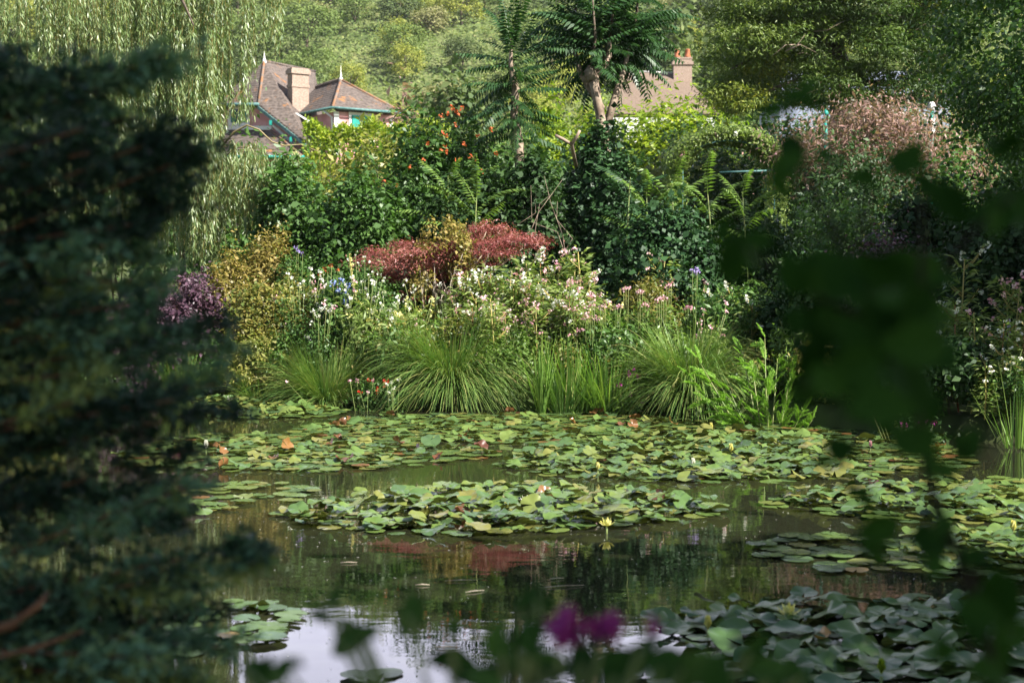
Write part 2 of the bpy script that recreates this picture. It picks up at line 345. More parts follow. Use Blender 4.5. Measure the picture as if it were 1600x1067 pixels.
n = 110000; y = 112 + 130 * hr.random(n); x = hr.uniform(-.46, .46, n) * y; P = np.stack([x, y, ground(x, y) + hr.random(n) ** 1.5 * (1.2 + 1.6 * (np.sin(x * .35 + 2 * np.sin(y * .23)) * np.sin(y * .31 + x * .11) > 0.1))], 1)
N = norm(hr.normal(size=(n, 3)) * .6 + UP + np.array((0, -.5, 0))); D = norm(np.cross(N, hr.normal(size=(n, 3))))
cl = np.sin(x * .21 + np.sin(y * .17) * 2) * np.cos(y * .19 + x * .05)
tag(addquads('hillside_scrub', leafquads(P, D, N, hr.uniform(.3, .75, n), hr.uniform(.2, .42, n)), np.clip(.42 + .25 * cl + hr.normal(0, .2, n), 0, 1), M['scrub']), 'low dry scrub covering the hillside between the trees', 'scrub', kind='stuff')
# ------------------------------------------------------------------ houses
def tilemat(name, c1, c2, lich, amount):
    m, n, l = newmat(name)
    o = n.new('ShaderNodeOutputMaterial'); p = n.new('ShaderNodeBsdfPrincipled'); l(p.outputs[0], o.inputs[0]); p.inputs['Roughness'].default_value = .9; p.inputs['Specular IOR Level'].default_value = .15
    t = n.new('ShaderNodeTexCoord'); a = n.new('ShaderNodeTexNoise'); a.inputs['Scale'].default_value = 6; a.inputs['Detail'].default_value = 8; l(t.outputs['Object'], a.inputs['Vector'])
    r = n.new('ShaderNodeValToRGB'); r.color_ramp.elements[0].position = .35; r.color_ramp.elements[1].position = .65; r.color_ramp.elements[0].color = (*c1, 1); r.color_ramp.elements[1].color = (*c2, 1); l(a.outputs['Fac'], r.inputs[0])
    b = n.new('ShaderNodeTexNoise'); b.inputs['Scale'].default_value = 1.1; b.inputs['Detail'].default_value = 7; b.inputs['Roughness'].default_value = .7; l(t.outputs['Object'], b.inputs['Vector'])
    r2 = n.new('ShaderNodeValToRGB'); r2.color_ramp.elements[0].position = amount; r2.color_ramp.elements[1].position = amount + .1; l(b.outputs['Fac'], r2.inputs[0])
    mx = n.new('ShaderNodeMix'); mx.data_type = 'RGBA'; mx.inputs['B'].default_value = (*lich, 1); l(r.outputs[0], mx.inputs['A']); l(r2.outputs[0], mx.inputs['Factor']); l(mx.outputs['Result'], p.inputs['Base Color'])
    sp = n.new('ShaderNodeSeparateXYZ'); l(t.outputs['Object'], sp.inputs[0]); wv = n.new('ShaderNodeMath'); wv.operation = 'MULTIPLY'; wv.inputs[1].default_value = 42; l(sp.outputs['Z'], wv.inputs[0])
    sn = n.new('ShaderNodeMath'); sn.operation = 'SINE'; l(wv.outputs[0], sn.inputs[0]); bp = n.new('ShaderNodeBump'); bp.inputs['Strength'].default_value = .35; bp.inputs['Distance'].default_value = .03; l(sn.outputs[0], bp.inputs['Height']); l(bp.outputs[0], p.inputs['Normal'])
    return m
M['tile'] = tilemat('old_roof_tiles', (.065, .052, .045), (.135, .108, .094), (.26, .12, .045), .57)
M['lichen'] = solidmat('lichen_ridge', (.23, .11, .05), (.15, .12, .10), 3, .9)
M['plain_tile'] = solidmat('plain_roof_tiles', (.125, .09, .066), (.165, .12, .09), 9, .9, bump=.2)
M['pink'] = solidmat('pink_render', (.50, .22, .22), (.60, .31, .30), 2, .9)
M['white'] = solidmat('white_paint', (.66, .64, .60), (.74, .72, .69), 4, .6)
M['teal'] = solidmat('teal_paint', (.01, .20, .16), (.015, .26, .21), 6, .5)
M['gutter'] = solidmat('green_gutter', (.05, .13, .125), (.10, .20, .19), 6, .5)
M['brick'] = solidmat('chimney_brick', (.24, .17, .13), (.33, .25, .20), 12, .9, bump=.3)
M['pot'] = solidmat('terracotta', (.36, .125, .055), (.28, .10, .05), 10, .8)
M['glass'] = solidmat('window_glass', (.03, .05, .055), None, rough=.05, spec=.6)
M['skyglass'] = solidmat('skylight_glass', (.10, .17, .34), None, rough=.08, spec=.7)
M['lead'] = solidmat('grey_lead', (.34, .32, .30), (.45, .43, .40), 5, .6)
D1 = 80.
h1 = thing('pink_house', 'pink house with steep lichen stained tile roofs and teal shutters', 'house', (at(470, 240, D1)[0], D1, gz(at(470, 240, D1)[0], D1)))
gzh = gz(at(470, 240, D1)[0], D1) - .3
Pk, V1, L1 = at(413, 96, 84), at(404, 162, 81.6), at(335, 163, 83.4)
V2, E2, R2 = at(484, 226, 79.2), at(512, 226, 86), at(492, 112, 91)
L2 = at(290, 225, 81)
roof = MB(); roof.slab([V1, V2, E2, R2, Pk], .18, UP); roof.slab([Pk, L1, V1], .18, UP); roof.slab([Pk, R2, at(360, 200, 92), L2, L1], .18, UP)
rf = roof.build('roof', M['tile'], h1, False)
dn = lambda p, k=.25: np.array(p) - UP * k
inn = np.array((.35, .35, 0))
wl = MB()
wl.slab([dn(L1 + inn), dn(V1 + inn), dn(at(478, 226, 79.8) + inn * 0.8), np.array((*(at(478, 226, 79.8) + inn)[:2], gzh)), np.array((*(L1 + inn)[:2], gzh))], .3, (-1, -1, 0))
wl.build('gable_wall', M['pink'], h1, False)
g1 = MB(); g1.tube([L1 - UP * .06 + (0, -.12, 0), V1 - UP * .06 + (.02, -.12, 0)], .10, 8); g1.build('gutter', M['gutter'], h1)
bb = MB(); q0, q1 = V1 - UP * .22 + (-.06, -.07, 0), V2 - UP * .22 + (-.06, -.07, 0)
bb.slab([q0 + UP * .1, q1 + UP * .1, q1 - UP * .1, q0 - UP * .1], .06, (0, -1, 0)); bb.build('bargeboard', M['gutter'], h1, False)
br = MB()
for f in (.28, .68):
    c = q0 + (q1 - q0) * f - UP * .25; br.box(c + (-.03, .0, 0), (.14, .3, .26))
br.build('roof_bracket', M['teal'], h1, False)
wallq = lambda px, py, off=.0: None
ga, gb = L1 + inn, V1 + inn
gdir = (gb - ga) * (1, 1, 0); gdir /= np.linalg.norm(gdir); gn = np.array((gdir[1], -gdir[0], 0)); gn = gn if gn[1] < 0 else -gn
def ongable(px, py, off):
    r = ray(px, py); o = np.array((0, 0, CAMH)); t = np.dot(ga + gn * off - o, gn) / np.dot(r, gn); return o + r * t
wf = MB()
for a, b_, c_, d_ in ((356, 167, 389, 171), (356, 192, 389, 196.5), (356, 171, 360, 192), (385, 171, 389, 192)):
    wf.slab([ongable(a, b_, .06), ongable(c_, b_, .06), ongable(c_, d_, .06), ongable(a, d_, .06)], .07, gn)
wfo = wf.build('window_frame', M['white'], h1, False)
MB().slab([ongable(360.4, 171.4, .03), ongable(384.6, 171.4, .03), ongable(384.6, 191.6, .03), ongable(360.4, 191.6, .03)], .02, gn).build('pane', M['glass'], wfo, False)
for a, b_ in ((361, 367), (378, 384)): MB().slab([ongable(a, 172, .09), ongable(b_, 172, .09), ongable(b_, 191, .09), ongable(a, 191, .09)], .03, gn).build('shutter', M['teal'], wfo, False)
bd = MB()
for a, b_, c_, d_, e in ((332, 197, 424, 203, .12),): bd.slab([ongable(a, b_, e), ongable(c_, b_, e), ongable(c_, d_, e), ongable(a, d_, e)], .12, gn)
bd.slab([ongable(421, 194, .1), ongable(426, 194, .1), ongable(466, 228, .1), ongable(458, 228, .1)], .1, gn)
bd.build('white_band', M['white'], h1, False)
lr = MB(); a0, a1 = ongable(330, 204, .1), ongable(423, 204, .1); b0, b1 = at(318, 244, 79.2), at(472, 244, 77.8); c1 = at(478, 243, 81)
lr.slab([a0, b0, b1, a1], .15, UP); lr.slab([a1, b1, c1], .15, UP); lr.build('lower_roof', M['tile'], h1, False)
MB().tube([a1, b1], .07, 6).build('hip_ridge', M['lichen'], h1)
MB().tube([b0 - UP * .06 + (0, -.12, 0), b1 - UP * .06 + (0.05, -.12, 0), c1 - UP * .05], .09, 8).build('gutter', M['teal'], h1)
MB().tube([V1 + UP * .0, Pk + UP * .0], .08, 6).build('hip_ridge', M['lichen'], h1)
MB().tube([Pk, Pk + (R2 - Pk)], .10, 6).build('ridge_tiles', M['tile'], h1)
MB().lathe(Pk, [(.12, -.1), (.09, .1), (.04, .2), (.06, .25), (.025, .33), (.0, .75)], 10).build('finial', M['white'], h1)
# wing
F = at(520, 167, 78.6); ph = R(35); A_ = np.array((math.cos(ph), math.sin(ph), 0)); B_ = np.array((-math.sin(ph), math.cos(ph), 0))
La, Lb = 4.35, 6.2
Rc, Lc = F + A_ * La, F + B_ * Lb
apex = F + A_ * La * .5 + B_ * 3.1 + UP * 1.95; back = F + A_ * La * .5 + B_ * Lb + UP * 1.85
wr = MB(); wr.slab([F, Rc, apex], .14, UP); wr.slab([F, apex, back, Lc], .14, UP); wr.slab([Rc, Rc + B_ * Lb, back, apex], .14, UP); wr.build('wing_roof', M['tile'], h1, False)
gt = MB(); gt.tube([Lc - UP * .06 - A_ * .08, F - UP * .06 - (A_ + B_) * .08, Rc - UP * .06 - B_ * .08], .075, 8); gt.build('gutter', M['gutter'], h1)
for e in (F, Rc): MB().tube([e + UP * .0, apex + UP * .02], .085, 6).build('hip_ridge', M['lichen'], h1)
rt = MB(); rt.tube([apex + UP * .02, back + UP * .02], .10, 6)
for i in range(12): rt.box(apex + (back - apex) * (i + .5) / 12 + UP * .12, (.1, .12, .08))
rt.build('ridge_tiles', M['tile'], h1, False)
MB().lathe(apex, [(.13, -.1), (.10, .1), (.045, .2), (.07, .26), (.03, .36), (.0, .95)], 10).build('finial', M['white'], h1)
ww = MB(); iF = F + (A_ + B_) * .4 - UP * .2; iR = Rc - A_ * .4 + B_ * .4 - UP * .2; iL = F + B_ * Lb + A_ * .4 - UP * .2
bot = lambda p: np.array((p[0], p[1], gzh))
ww.slab([iF, iR, bot(iR), bot(iF)], .25, -B_); ww.slab([iF + B_ * .26, iL, bot(iL), bot(iF + B_ * .26)], .25, -A_); ww.slab([iR + B_ * .26, iR + B_ * 4.6, bot(iR + B_ * 4.6), bot(iR + B_ * .26)], .25, A_)
ww.build('wing_wall', M['pink'], h1, False)
def onwall(s, z, off): return iF + A_ * s - B_ * off + UP * z
wf = MB(); s0, s1, zt, zb = .95, 2.25, -.12, -1.5
for a, b_, c_, d_ in ((s0 - .15, zt + .15, s1 + .15, zt), (s0 - .15, zt, s0, zb), (s1, zt, s1 + .15, zb), (s0 - .15, zb, s1 + .15, zb - .14)):
    wf.slab([onwall(a, b_, .05), onwall(c_, b_, .05), onwall(c_, d_, .05), onwall(a, d_, .05)], .06, -B_)
wfo = wf.build('window_frame', M['white'], h1, False)
MB().slab([onwall(s0, zt, .02), onwall(s1, zt, .02), onwall(s1, zb, .02), onwall(s0, zb, .02)], .015, -B_).build('pane', M['glass'], wfo, False)
for a, b_ in ((s0 + .03, s0 + .5), (s1 - .5, s1 - .03)): MB().slab([onwall(a, zt - .03, .09), onwall(b_, zt - .03, .09), onwall(b_, zb + .03, .09), onwall(a, zb + .03, .09)], .04, -B_).build('shutter', M['teal'], wfo, False)
MB().box((iF + iF * 0) + (A_ * .02 - B_ * .03) - UP * 1.2, (.3, .06, 2.4), np.array((A_, B_, UP))).box(iR - A_ * .0 - B_ * .03 - UP * 1.2, (.3, .06, 2.4), np.array((A_, B_, UP))).build('corner_quoin', M['white'], h1, False)
MB().tube([F + B_ * 1.0 - UP * .12 - A_ * .05, F + B_ * .6 - UP * .5 + A_ * .25, F + B_ * .5 - UP * 2.4 + A_ * .27], .06, 6).build('downpipe', M['white'], h1)
rk = MB(); a0 = iL - A_ * .05 - B_ * .2; rk.slab([at(461, 177, 79.4), at(464, 177, 79.4), at(496, 196, 78.9), at(491, 196, 78.9)], .08, (0, -1, 0)); rk.build('raking_board', M['white'], h1, False)
ch = MB(); cc = at(466, 135, 82.5); ax = np.array((A_, B_, UP)); cz = at(466, 111, 82.5)[2]
ch.box((cc[0], cc[1], cz - 1.9), (1.05, .62, 3.4), ax); ch.box((cc[0], cc[1], cz - .1), (1.22, .78, .24), ax); ch.box((cc[0], cc[1], cz - .9), (1.14, .70, .16), ax); ch.box((cc[0], cc[1], cz + .06), (1.1, .66, .1), ax)
ch.build('chimney', M['brick'], h1, False)
# second house
D2 = 96.; hb = at(1040, 180, D2)
h2 = thing('brown_roofed_house', 'house with plain brown tiled roof and two orange chimney pots', 'house', (hb[0], D2, gz(hb[0], D2)))
g2 = gz(hb[0], D2) - .3
r0, r1_, e1, e0 = at(985, 112, 99), at(1066, 116, 99), at(1126, 178, 94.5), at(940, 178, 94.5)
bk1, bk0 = at(1120, 172, 104.5), at(960, 172, 104.5)
m = MB(); m.slab([r0, e0, e1, r1_], .2, UP); m.slab([r1_, e1, bk1], .2, UP); m.slab([r0, r1_, bk1, bk0], .2, UP); m.slab([r0, bk0, e0], .2, UP); m.build('roof', M['plain_tile'], h2, False)
MB().tube([r0, r1_], .09, 6).build('ridge_tiles', M['lead'], h2)
m = MB(); q = [e0 + (.6, .4, -.25), e1 + (-.5, .4, -.25), bk1 + (-.5, -.4, -.25), bk0 + (.5, -.4, -.25)]
for i in range(4):
    a, b_ = q[i], q[(i + 1) % 4]; m.slab([a, b_, np.array((b_[0], b_[1], g2)), np.array((a[0], a[1], g2))], .25)
m.build('wall', M['white'], h2, False)
cc = at(1066, 118, 98.6)
m = MB(); m.box(cc - UP * .1, (1.25, .7, 2.4)); m.box(cc + UP * .78, (1.45, .85, .2)); m.box(cc + UP * 1.12, (1.3, .75, .12)); m.build('chimney', M['brick'], h2, False)
for dx in (-.36, .36): MB().lathe(cc + (dx, 0, 1.18), [(.20, 0), (.24, .06), (.20, .12), (.15, .52), (.18, .56), (.12, .6), (.0, .6)], 12).build('chimney_pot', M['pot'], h2)
rn = np.cross(e0 - r0, r1_ - r0); rn /= np.linalg.norm(rn); rn = rn if rn[2] > 0 else -rn
def onroof(px, py, off):
    r = ray(px, py); o = np.array((0, 0, CAMH)); t = np.dot(r0 + rn * off - o, rn) / np.dot(r, rn); return o + r * t
sf = MB().slab([onroof(1038, 137, .09), onroof(1049, 137, .09), onroof(1065, 158, .09), onroof(1054, 158, .09)], .1, rn).build('skylight', M['lead'], h2, False)
MB().slab([onroof(1040, 138.5, .12), onroof(1048, 138.5, .12), onroof(1062.5, 156.5, .12), onroof(1054.5, 156.5, .12)], .05, rn).build('pane', M['skyglass'], sf, False)
hb = at(1310, 115, 62.)
h3 = thing('grey_blue_building', 'pale blue grey building glimpsed through the yew tree', 'building', (hb[0], 62, gz(hb[0], 62)))
w0, w1, wt = at(1215, 160, 62), at(1480, 160, 62), at(1215, 146, 62)[2]
m = MB(); m.box(((w0[0] + w1[0]) / 2, 64, (wt + gz(w0[0], 62)) / 2), (w1[0] - w0[0], 5, wt - gz(w0[0], 62)))
M['bluewall'] = solidmat('blue_grey_wall', (.22, .25, .33), (.32, .35, .44), 1.2, .7); m.build('wall', M['bluewall'], h3, False)
m = MB(); m.slab([at(1210, 146, 61.2), at(1485, 146, 61.2), at(1470, 112, 64), at(1225, 112, 64)], .15, UP); M['slate'] = solidmat('slate', (.13, .15, .19), (.22, .24, .3), 6, .5); m.build('roof', M['slate'], h3, False)
# ------------------------------------------------------------------ fronds
def frond_mesh(rng, Lf, npair, ll, lw, droop=.5, comb=.5, wide=.4):
    """a pinnate leaf along +X, arching down"""
    t = np.linspace(0, 1, npair + 1)[1:]
    ang = -droop * t ** 1.3
    step = Lf / npair
    x = np.cumsum(np.cos(ang) * step); z = np.cumsum(np.sin(ang) * step)
    c = np.stack([x, x * 0, z], 1); q = []; ti = []
    T = np.stack([np.cos(ang), ang * 0, np.sin(ang)], 1)
    sz = np.sin(np.pi * np.clip(t * .82 + .14, 0, 1)) ** .5
    for s in (-1, 1):
        D = T * comb + np.array((0, s, 0)) - UP * rng.uniform(.35, .95, (npair, 1)); N = np.cross(np.cross(D, UP), D) + rng.normal(size=(npair, 3)) * .15
        q.append(leafquads(c, D, N, ll * sz * rng.uniform(.65, 1.15, npair), lw * (.6 + .4 * sz), .18, .1, wide)); ti.append(rng.uniform(.2, .8, npair))
    pts = np.concatenate([[[0, 0, 0]], c]); S = np.array([[0, 1., 0]])
    r, k = stripquads(pts[None], np.linspace(.014, .004, npair + 1)[None] * Lf, S); q.append(r); ti.append(np.full(len(r), .9))
    return quadmesh('frond', np.concatenate(q), np.concatenate(ti))
fr = RNG()
AIL = [frond_mesh(fr, 1., 15, .20, .056, d) for d in (.15, .35, .55, .75)]
for me in AIL: me.materials.append(M['ailanthus'])
SUM = [frond_mesh(fr, 1., 14, .19, .046, d) for d in (.4, .7, 1.0)]
for me in SUM: me.materials.append(M['sumac'])
def put_frond(meshes, rng, parent, p, az, el, L):
    o = link('frond', meshes[int(rng.integers(len(meshes)))], parent); o.location = np.array(p) - wloc(parent)
    o.rotation_euler = (rng.uniform(-.35, .35), -el, az); o.scale = (L, L, L)
def path_at(pts, f):
    pts = np.array(pts); s = np.concatenate([[0], np.cumsum(np.linalg.norm(np.diff(pts, axis=0), axis=1))]); s /= s[-1]
    return np.array([np.interp(f, s, pts[:, k]) for k in range(3)])
# big pollarded ailanthus
dA = 22.; base = at(942, 400, dA); base[2] = gz(base[0], dA)
big = thing('ailanthus_tree', 'pollarded tree with pale bare trunk and large dark umbrella of fronds', 'tree', base)
tr = MB(); tp = [base, at(950, 330, dA), at(946, 240, dA), at(938, 180, dA), at(932, 150, dA), at(927, 120, dA)]
tr.tube(tp, [.12, .105, .09, .075, .068, .085], 9)
tr.tube([at(926, 126, dA), at(922, 112, dA), at(924, 104, dA)], [.10, .105, .05], 9)
tr.tube([at(928, 122, dA), at(936, 112, dA), at(945, 104, dA + .1), at(950, 88, dA + .2), at(952, 60, dA + .2)], [.07, .055, .055, .06, .03], 8)
tr.tube([at(942, 215, dA + .25), at(962, 150, dA + .4), at(975, 110, dA + .5), at(985, 70, dA + .6)], [.07, .06, .045, .025], 8)
tr.tube([at(940, 170, dA + .1), at(905, 110, dA + .5), at(893, 60, dA + .6)], [.06, .045, .025], 8)
tr.build('trunk', M['bark_pale'], big)
rng = RNG()
for j, pts in enumerate(([at(952, 62, dA + .2), at(958, 20, dA + .2), at(962, -60, dA + .1)], [at(985, 72, dA + .6), at(995, 20, dA + .5), at(1000, -50, dA + .4)], [at(893, 62, dA + .6), at(900, 10, dA + .5), at(895, -60, dA + .4)], [at(924, 104, dA), at(930, 60, dA - .3), at(925, -20, dA - .4)])):
    MB().tube(pts, [.03, .022, .01], 6).build('sprout', M['bark_dark'], big)
    for k in range(24):
        f = k / 24.; el = R(-15 + 75 * f) + rng.normal() * .25
        put_frond(AIL, rng, big, path_at(pts, f) + rng.normal(size=3) * .06, k * 2.4 + j + rng.normal() * .3, el, rng.uniform(.6, 1.05))
for k in range(190):
    q = rng.normal(size=3); q /= np.linalg.norm(q); cpt = at(950, 66, dA + .75)
    if q[2] < -.35 and q[1] < -.35: continue
    pp = cpt + q * rng.uniform(.1, .55) * (1.05, .9, 1.0); az_ = math.atan2(q[1], q[0]); put_frond(AIL, rng, big, pp, az_ + rng.normal() * .4, math.asin(q[2]) * .5 + R(rng.uniform(-12, 22)), rng.uniform(.6, .95))
# slim ailanthus
dB = 21.6; base = at(812, 330, dB); base[2] = gz(base[0], dB)
sm = thing('ailanthus_tree', 'slender young tree with airy feathery fronds on a thin leaning trunk', 'tree', base)
pts = [base, at(812, 280, dB), at(811, 225, dB), at(803, 180, dB), at(806, 140, dB), at(798, 100, dB), at(799, 60, dB)]
MB().tube(pts, [.08, .075, .07, .06, .06, .035, .014], 8).build('trunk', M['bark_pale'], sm)
rng = RNG()
for k in range(46):
    f = k / 46.; el = R(-14 + 84 * f ** 1.6) + rng.normal() * .3
    put_frond(AIL, rng, sm, path_at(pts[3:], f), k * 2.4 + rng.normal() * .5, el, rng.uniform(.5, .98))
for k in range(9): put_frond(AIL, rng, sm, path_at(pts[2:4], rng.random()), rng.uniform(0, 6.28), R(rng.uniform(-20, 25)), rng.uniform(.6, .8))
# low suckers
SK = ['low feathery sapling in front of the rose arch, leaning left', 'low feathery sapling with the tallest fronds before the rose arch', 'low feathery sapling between the ivy and the rose arch', 'low feathery sapling below the rose arch', 'low feathery sapling right of the rose arch foot', 'feathery sapling above the golden azalea beside the trumpet vine', 'feathery sapling at the foot of the trumpet vine', 'feathery sapling with yellowing tips near the bright left hedge']
for i, (px, py, d, L) in enumerate(((1010, 300, 20.6, .75), (1050, 285, 20.9, .85), (985, 275, 20.4, .7), (1105, 295, 20.3, .8), (1160, 300, 20.1, .8), (700, 275, 20.9, .8), (745, 300, 20.5, .8), (590, 255, 22.3, .7))):
    rng = RNG(); p = at(px, py, d); b = np.array((p[0] + rng.normal() * .1, d, gz(p[0], d)))
    t = thing('ailanthus_sapling', SK[i], 'sapling', b, 'feathery saplings behind the flower bank')
    tp = [b, (b + p) / 2 + rng.normal(size=3) * .05, p]; MB().tube(tp, [.018, .013, .007], 5).build('stem', M['stem_green'], t)
    for k in range(24): f = k / 24.; put_frond(SUM if i != 2 else AIL, rng, t, path_at(tp, .2 + .8 * f), k * 2.4 + rng.normal() * .2, R(-15 + 80 * f ** 1.5), L * rng.uniform(.75, 1.1))
# ------------------------------------------------------------------ mid and far shrubs, back to front
shrub('round_bush', 'dark rounded bush at the hill foot right of the pink house', 'bush', 650, 752, 128, 60, 'hill_dark', .28, .18, 5000)
shrub('round_bush', 'small rusty tipped bush beside the pink house wall', 'bush', 600, 660, 150, 66, 'rusty', .25, .16, 1800)
shrub('garden_tree', 'grey green tree behind the brown roof and chimney pots', 'tree', 960, 1130, 20, 110, 'hill_dark', .5, .32, 7000, nst=5, strad=.15, stemname='trunk')
shrub('garden_tree', 'bright green rounded tree right behind the chimney pots', 'tree', 1085, 1170, 70, 108, 'hill', .4, .28, 5000, nst=5, strad=.15, stemname='trunk')
shrub('garden_tree', 'dense dark tree right of the brown roof below the yew', 'tree', 1105, 1240, 175, 46, 'dark', .14, .08, 9000, nst=5, strad=.06, stemname='trunk')
def hedge(name, label, x0, x1, ytop, d, dep, n, mat='hedge'):
    rng = RNG(); a, b = at(x0, ytop, d), at(x1, ytop, d); g = gz((a[0] + b[0]) / 2, d)
    t = thing(name, label, 'hedge', ((a[0] + b[0]) / 2, d, g))
    u = rng.random((n, 3)); face = rng.random(n); top = face < .4
    H = a[2] - g
    bump = .12 * np.sin(u[:, 0] * 31) + .1 * np.sin(u[:, 0] * 13 + 2)
    x = a[0] + (b[0] - a[0]) * u[:, 0]
    zt = g + H + bump + rng.normal(0, .09, n)
    y = np.where(top, d - dep / 2 + dep * u[:, 1], d - dep / 2 + np.abs(rng.normal(0, .2, n)))
    z = np.where(top, zt - np.abs(rng.normal(0, .12, n)), g + (zt - g) * u[:, 2])
    P = np.stack([x, y, z], 1); N = norm(rng.normal(size=(n, 3)) * .7 + np.where(top[:, None], UP, np.array((0, -1., .4)))); D = norm(np.cross(N, rng.normal(size=(n, 3))) + UP * .5)
    addquads('foliage', leafquads(P, D, N, rng.uniform(.08, .16, n), rng.uniform(.04, .07, n)), np.clip(.5 + rng.normal(0, .25, n), 0, 1), M[mat], t)
    m = MB()
    for k in range(10): xx = a[0] + (b[0] - a[0]) * (k + .5) / 10; m.tube([(xx, d, g - .1), (xx + rng.normal() * .1, d, g + H * .5), (xx + rng.normal() * .2, d, g + H * .85)], [.05, .04, .015], 5)
    m.build('stem', M['bark_dark'], t); return t
hedge('clipped_hedge', 'clipped bright green hedge in front of the pink house', 482, 705, 205, 44, 2.2, 26000)
t, rng, c, r = shrub('bright_hedge', 'yellow green bushy hedge below the brown roof', 'hedge', 945, 1140, 160, 42, 'hedge', .17, .07, 24000, up=.9, hang=-.5)
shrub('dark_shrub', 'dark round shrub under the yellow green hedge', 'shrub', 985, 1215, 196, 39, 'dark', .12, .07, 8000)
shrub('garden_shrub', 'bright green shrub seen between the two feathery trees', 'shrub', 820, 905, 165, 40, 'hedge', .14, .07, 7000)
shrub('garden_shrub', 'bright shrub hiding the white wall left of the yellow green hedge', 'shrub', 880, 985, 168, 41, 'hedge', .14, .07, 11000)
rngf = RNG()
FILL = [(-260, 60, 170), (40, 320, 190), (250, 520, 235), (480, 720, 228), (690, 900, 205), (860, 1010, 215), (990, 1180, 235), (1160, 1330, 215), (1290, 1480, 225), (1440, 1640, 190), (1600, 1900, 120)]
FL = ['tall leafy shrub beyond the pond at the far left behind the willow', 'leafy shrub behind the trailing willow curtain', 'green shrub below the pink house behind the low willow', 'leafy shrub below the clipped hedge behind the golden sprays', 'green shrub behind the trunks of the feathery trees', 'green shrub behind the ivy clad trunk', 'light green shrub around the left foot of the rose arch', 'green shrub at the right foot of the rose arch', 'green shrub below the rust coloured bush', 'tall shrub between the green post and the right hand tree', 'tall shrub beyond the right bank tree']
for i, (a, b, yt) in enumerate(FILL):
    shrub('garden_shrub', FL[i], 'shrub', a, b, yt, 34 + rngf.uniform(-2, 2), ['lush', 'lush', 'lush', 'yellowgreen', 'lush', 'lush', 'yellowgreen', 'lush', 'olive', 'lush', 'dark'][i], .13, .065, 9500, up=.6)
shrub('garden_shrub', 'dark shrub seen through the opening of the rose arch', 'shrub', 1070, 1200, 222, 33, 'dark', .12, .06, 6000)
# rose arch
dR = 31.; t = thing('rose_arch', 'arched rose trellis covered in foliage and pale roses', 'arch', (at(1133, 300, dR)[0], dR, gz(at(1133, 300, dR)[0], dR)))
rng = RNG(); ca = at(1133, 268, dR); m = MB(); g = t.location.z
for dy in (-.5, .5):
    pts = [(ca[0] - .98, dR + dy, g)] + [(ca[0] - .98 * math.cos(a), dR + dy, ca[2] + .62 * math.sin(a)) for a in np.linspace(0, math.pi, 13)] + [(ca[0] + .98, dR + dy, g)]
    m.tube(pts, .016, 6)
m.tube([(ca[0] - .2, dR - .52, ca[2] - .06), (ca[0] + .98, dR - .52, ca[2] - .02)], .022, 6); m.tube([(ca[0] - .98, dR - .5, ca[2] + .1), (ca[0] - .98, dR + .5, ca[2] + .1)], .02, 5)
m.build('arch_frame', M['gutter'], t)
n = 26000; a = rng.uniform(-.25, math.pi + .25, n); rr = rng.normal(1.1, .11, n)
P = np.stack([ca[0] - 1.0 * np.cos(a) * rr, dR + rng.uniform(-.6, .6, n), ca[2] + .70 * np.sin(a) * rr], 1); P[:, 2] -= np.where(np.sin(a) < 0.05, rng.uniform(0, 1.2, n), 0)
N = norm(np.stack([-np.cos(a), rng.normal(-.4, .4, n), np.sin(a)], 1) + rng.normal(size=(n, 3)) * .6); D = norm(np.cross(N, rng.normal(size=(n, 3))))
addquads('foliage', leafquads(P, D, N, rng.uniform(.06, .1, n), rng.uniform(.035, .055, n)), np.clip(rng.normal(.5, .22, n), 0, 1), M['balsam'], t)
fp = [(ca[0] - 1.1 * math.cos(a) , dR - .5 + rng.uniform(-.15, .4), ca[2] + .75 * math.sin(a)) for a in rng.uniform(.3, 2.8, 22)]
petals('rose', rng, fp[:12], .07, 'petal_white', t, 7, .05); petals('rose', rng, fp[12:], .07, 'petal_pink', t, 7, .05)
# green posts right
t = thing('garden_post', 'green and white painted garden post beside the rusty bush', 'post', (at(1455, 215, 30)[0], 30, gz(at(1455, 215, 30)[0], 30)))
pz = at(1455, 172, 30)[2]; MB().tube([t.location, (t.location.x, 30, pz)], .045, 8).build('shaft', M['teal'], t)
MB().lathe((t.location.x, 30, pz - .5), [(.085, 0), (.1, .05), (.075, .2), (.085, .3), (.0, .34)], 10).build('collar', M['white'], t)
MB().lathe((t.location.x, 30, pz), [(.08, 0), (.10, .05), (.06, .14), (.0, .2)], 10).build('cap', M['white'], t)
t = thing('garden_post', 'short green garden post half hidden in the rusty bush', 'post', (at(1290, 200, 29)[0], 29, gz(at(1290, 200, 29)[0], 29)))
pz = at(1290, 180, 29)[2]; MB().tube([t.location, (t.location.x, 29, pz)], .04, 8).build('shaft', M['teal'], t); MB().lathe((t.location.x, 29, pz), [(.05, 0), (.065, .03), (.04, .08), (.0, .12)], 10).build('cap', M['teal'], t)
t, rng, c, r = shrub('smoke_bush', 'wide bush with rusty pink seed heads below the yew', 'bush', 1240, 1500, 162, 28, 'rusty', .085, .022, 24000, up=.2, hang=.8, rand=.9, zbase=at(1370, 330, 28)[2])
t.location.z = t.location.z
shrub('garden_shrub', 'grey green bush under the rusty seed heads', 'bush', 1215, 1480, 215, 26, 'dark', .09, .035, 12000)
shrub('white_flower_bush', 'glossy shrub with white blooms below the green post', 'bush', 1440, 1530, 215, 24, 'lush', .09, .05, 4500)
shrub('garden_shrub', 'green shrub between the yew trunk and the blue grey building', 'shrub', 1195, 1530, 110, 45, 'lush', .15, .07, 14000, clumps=50, spread=.16)
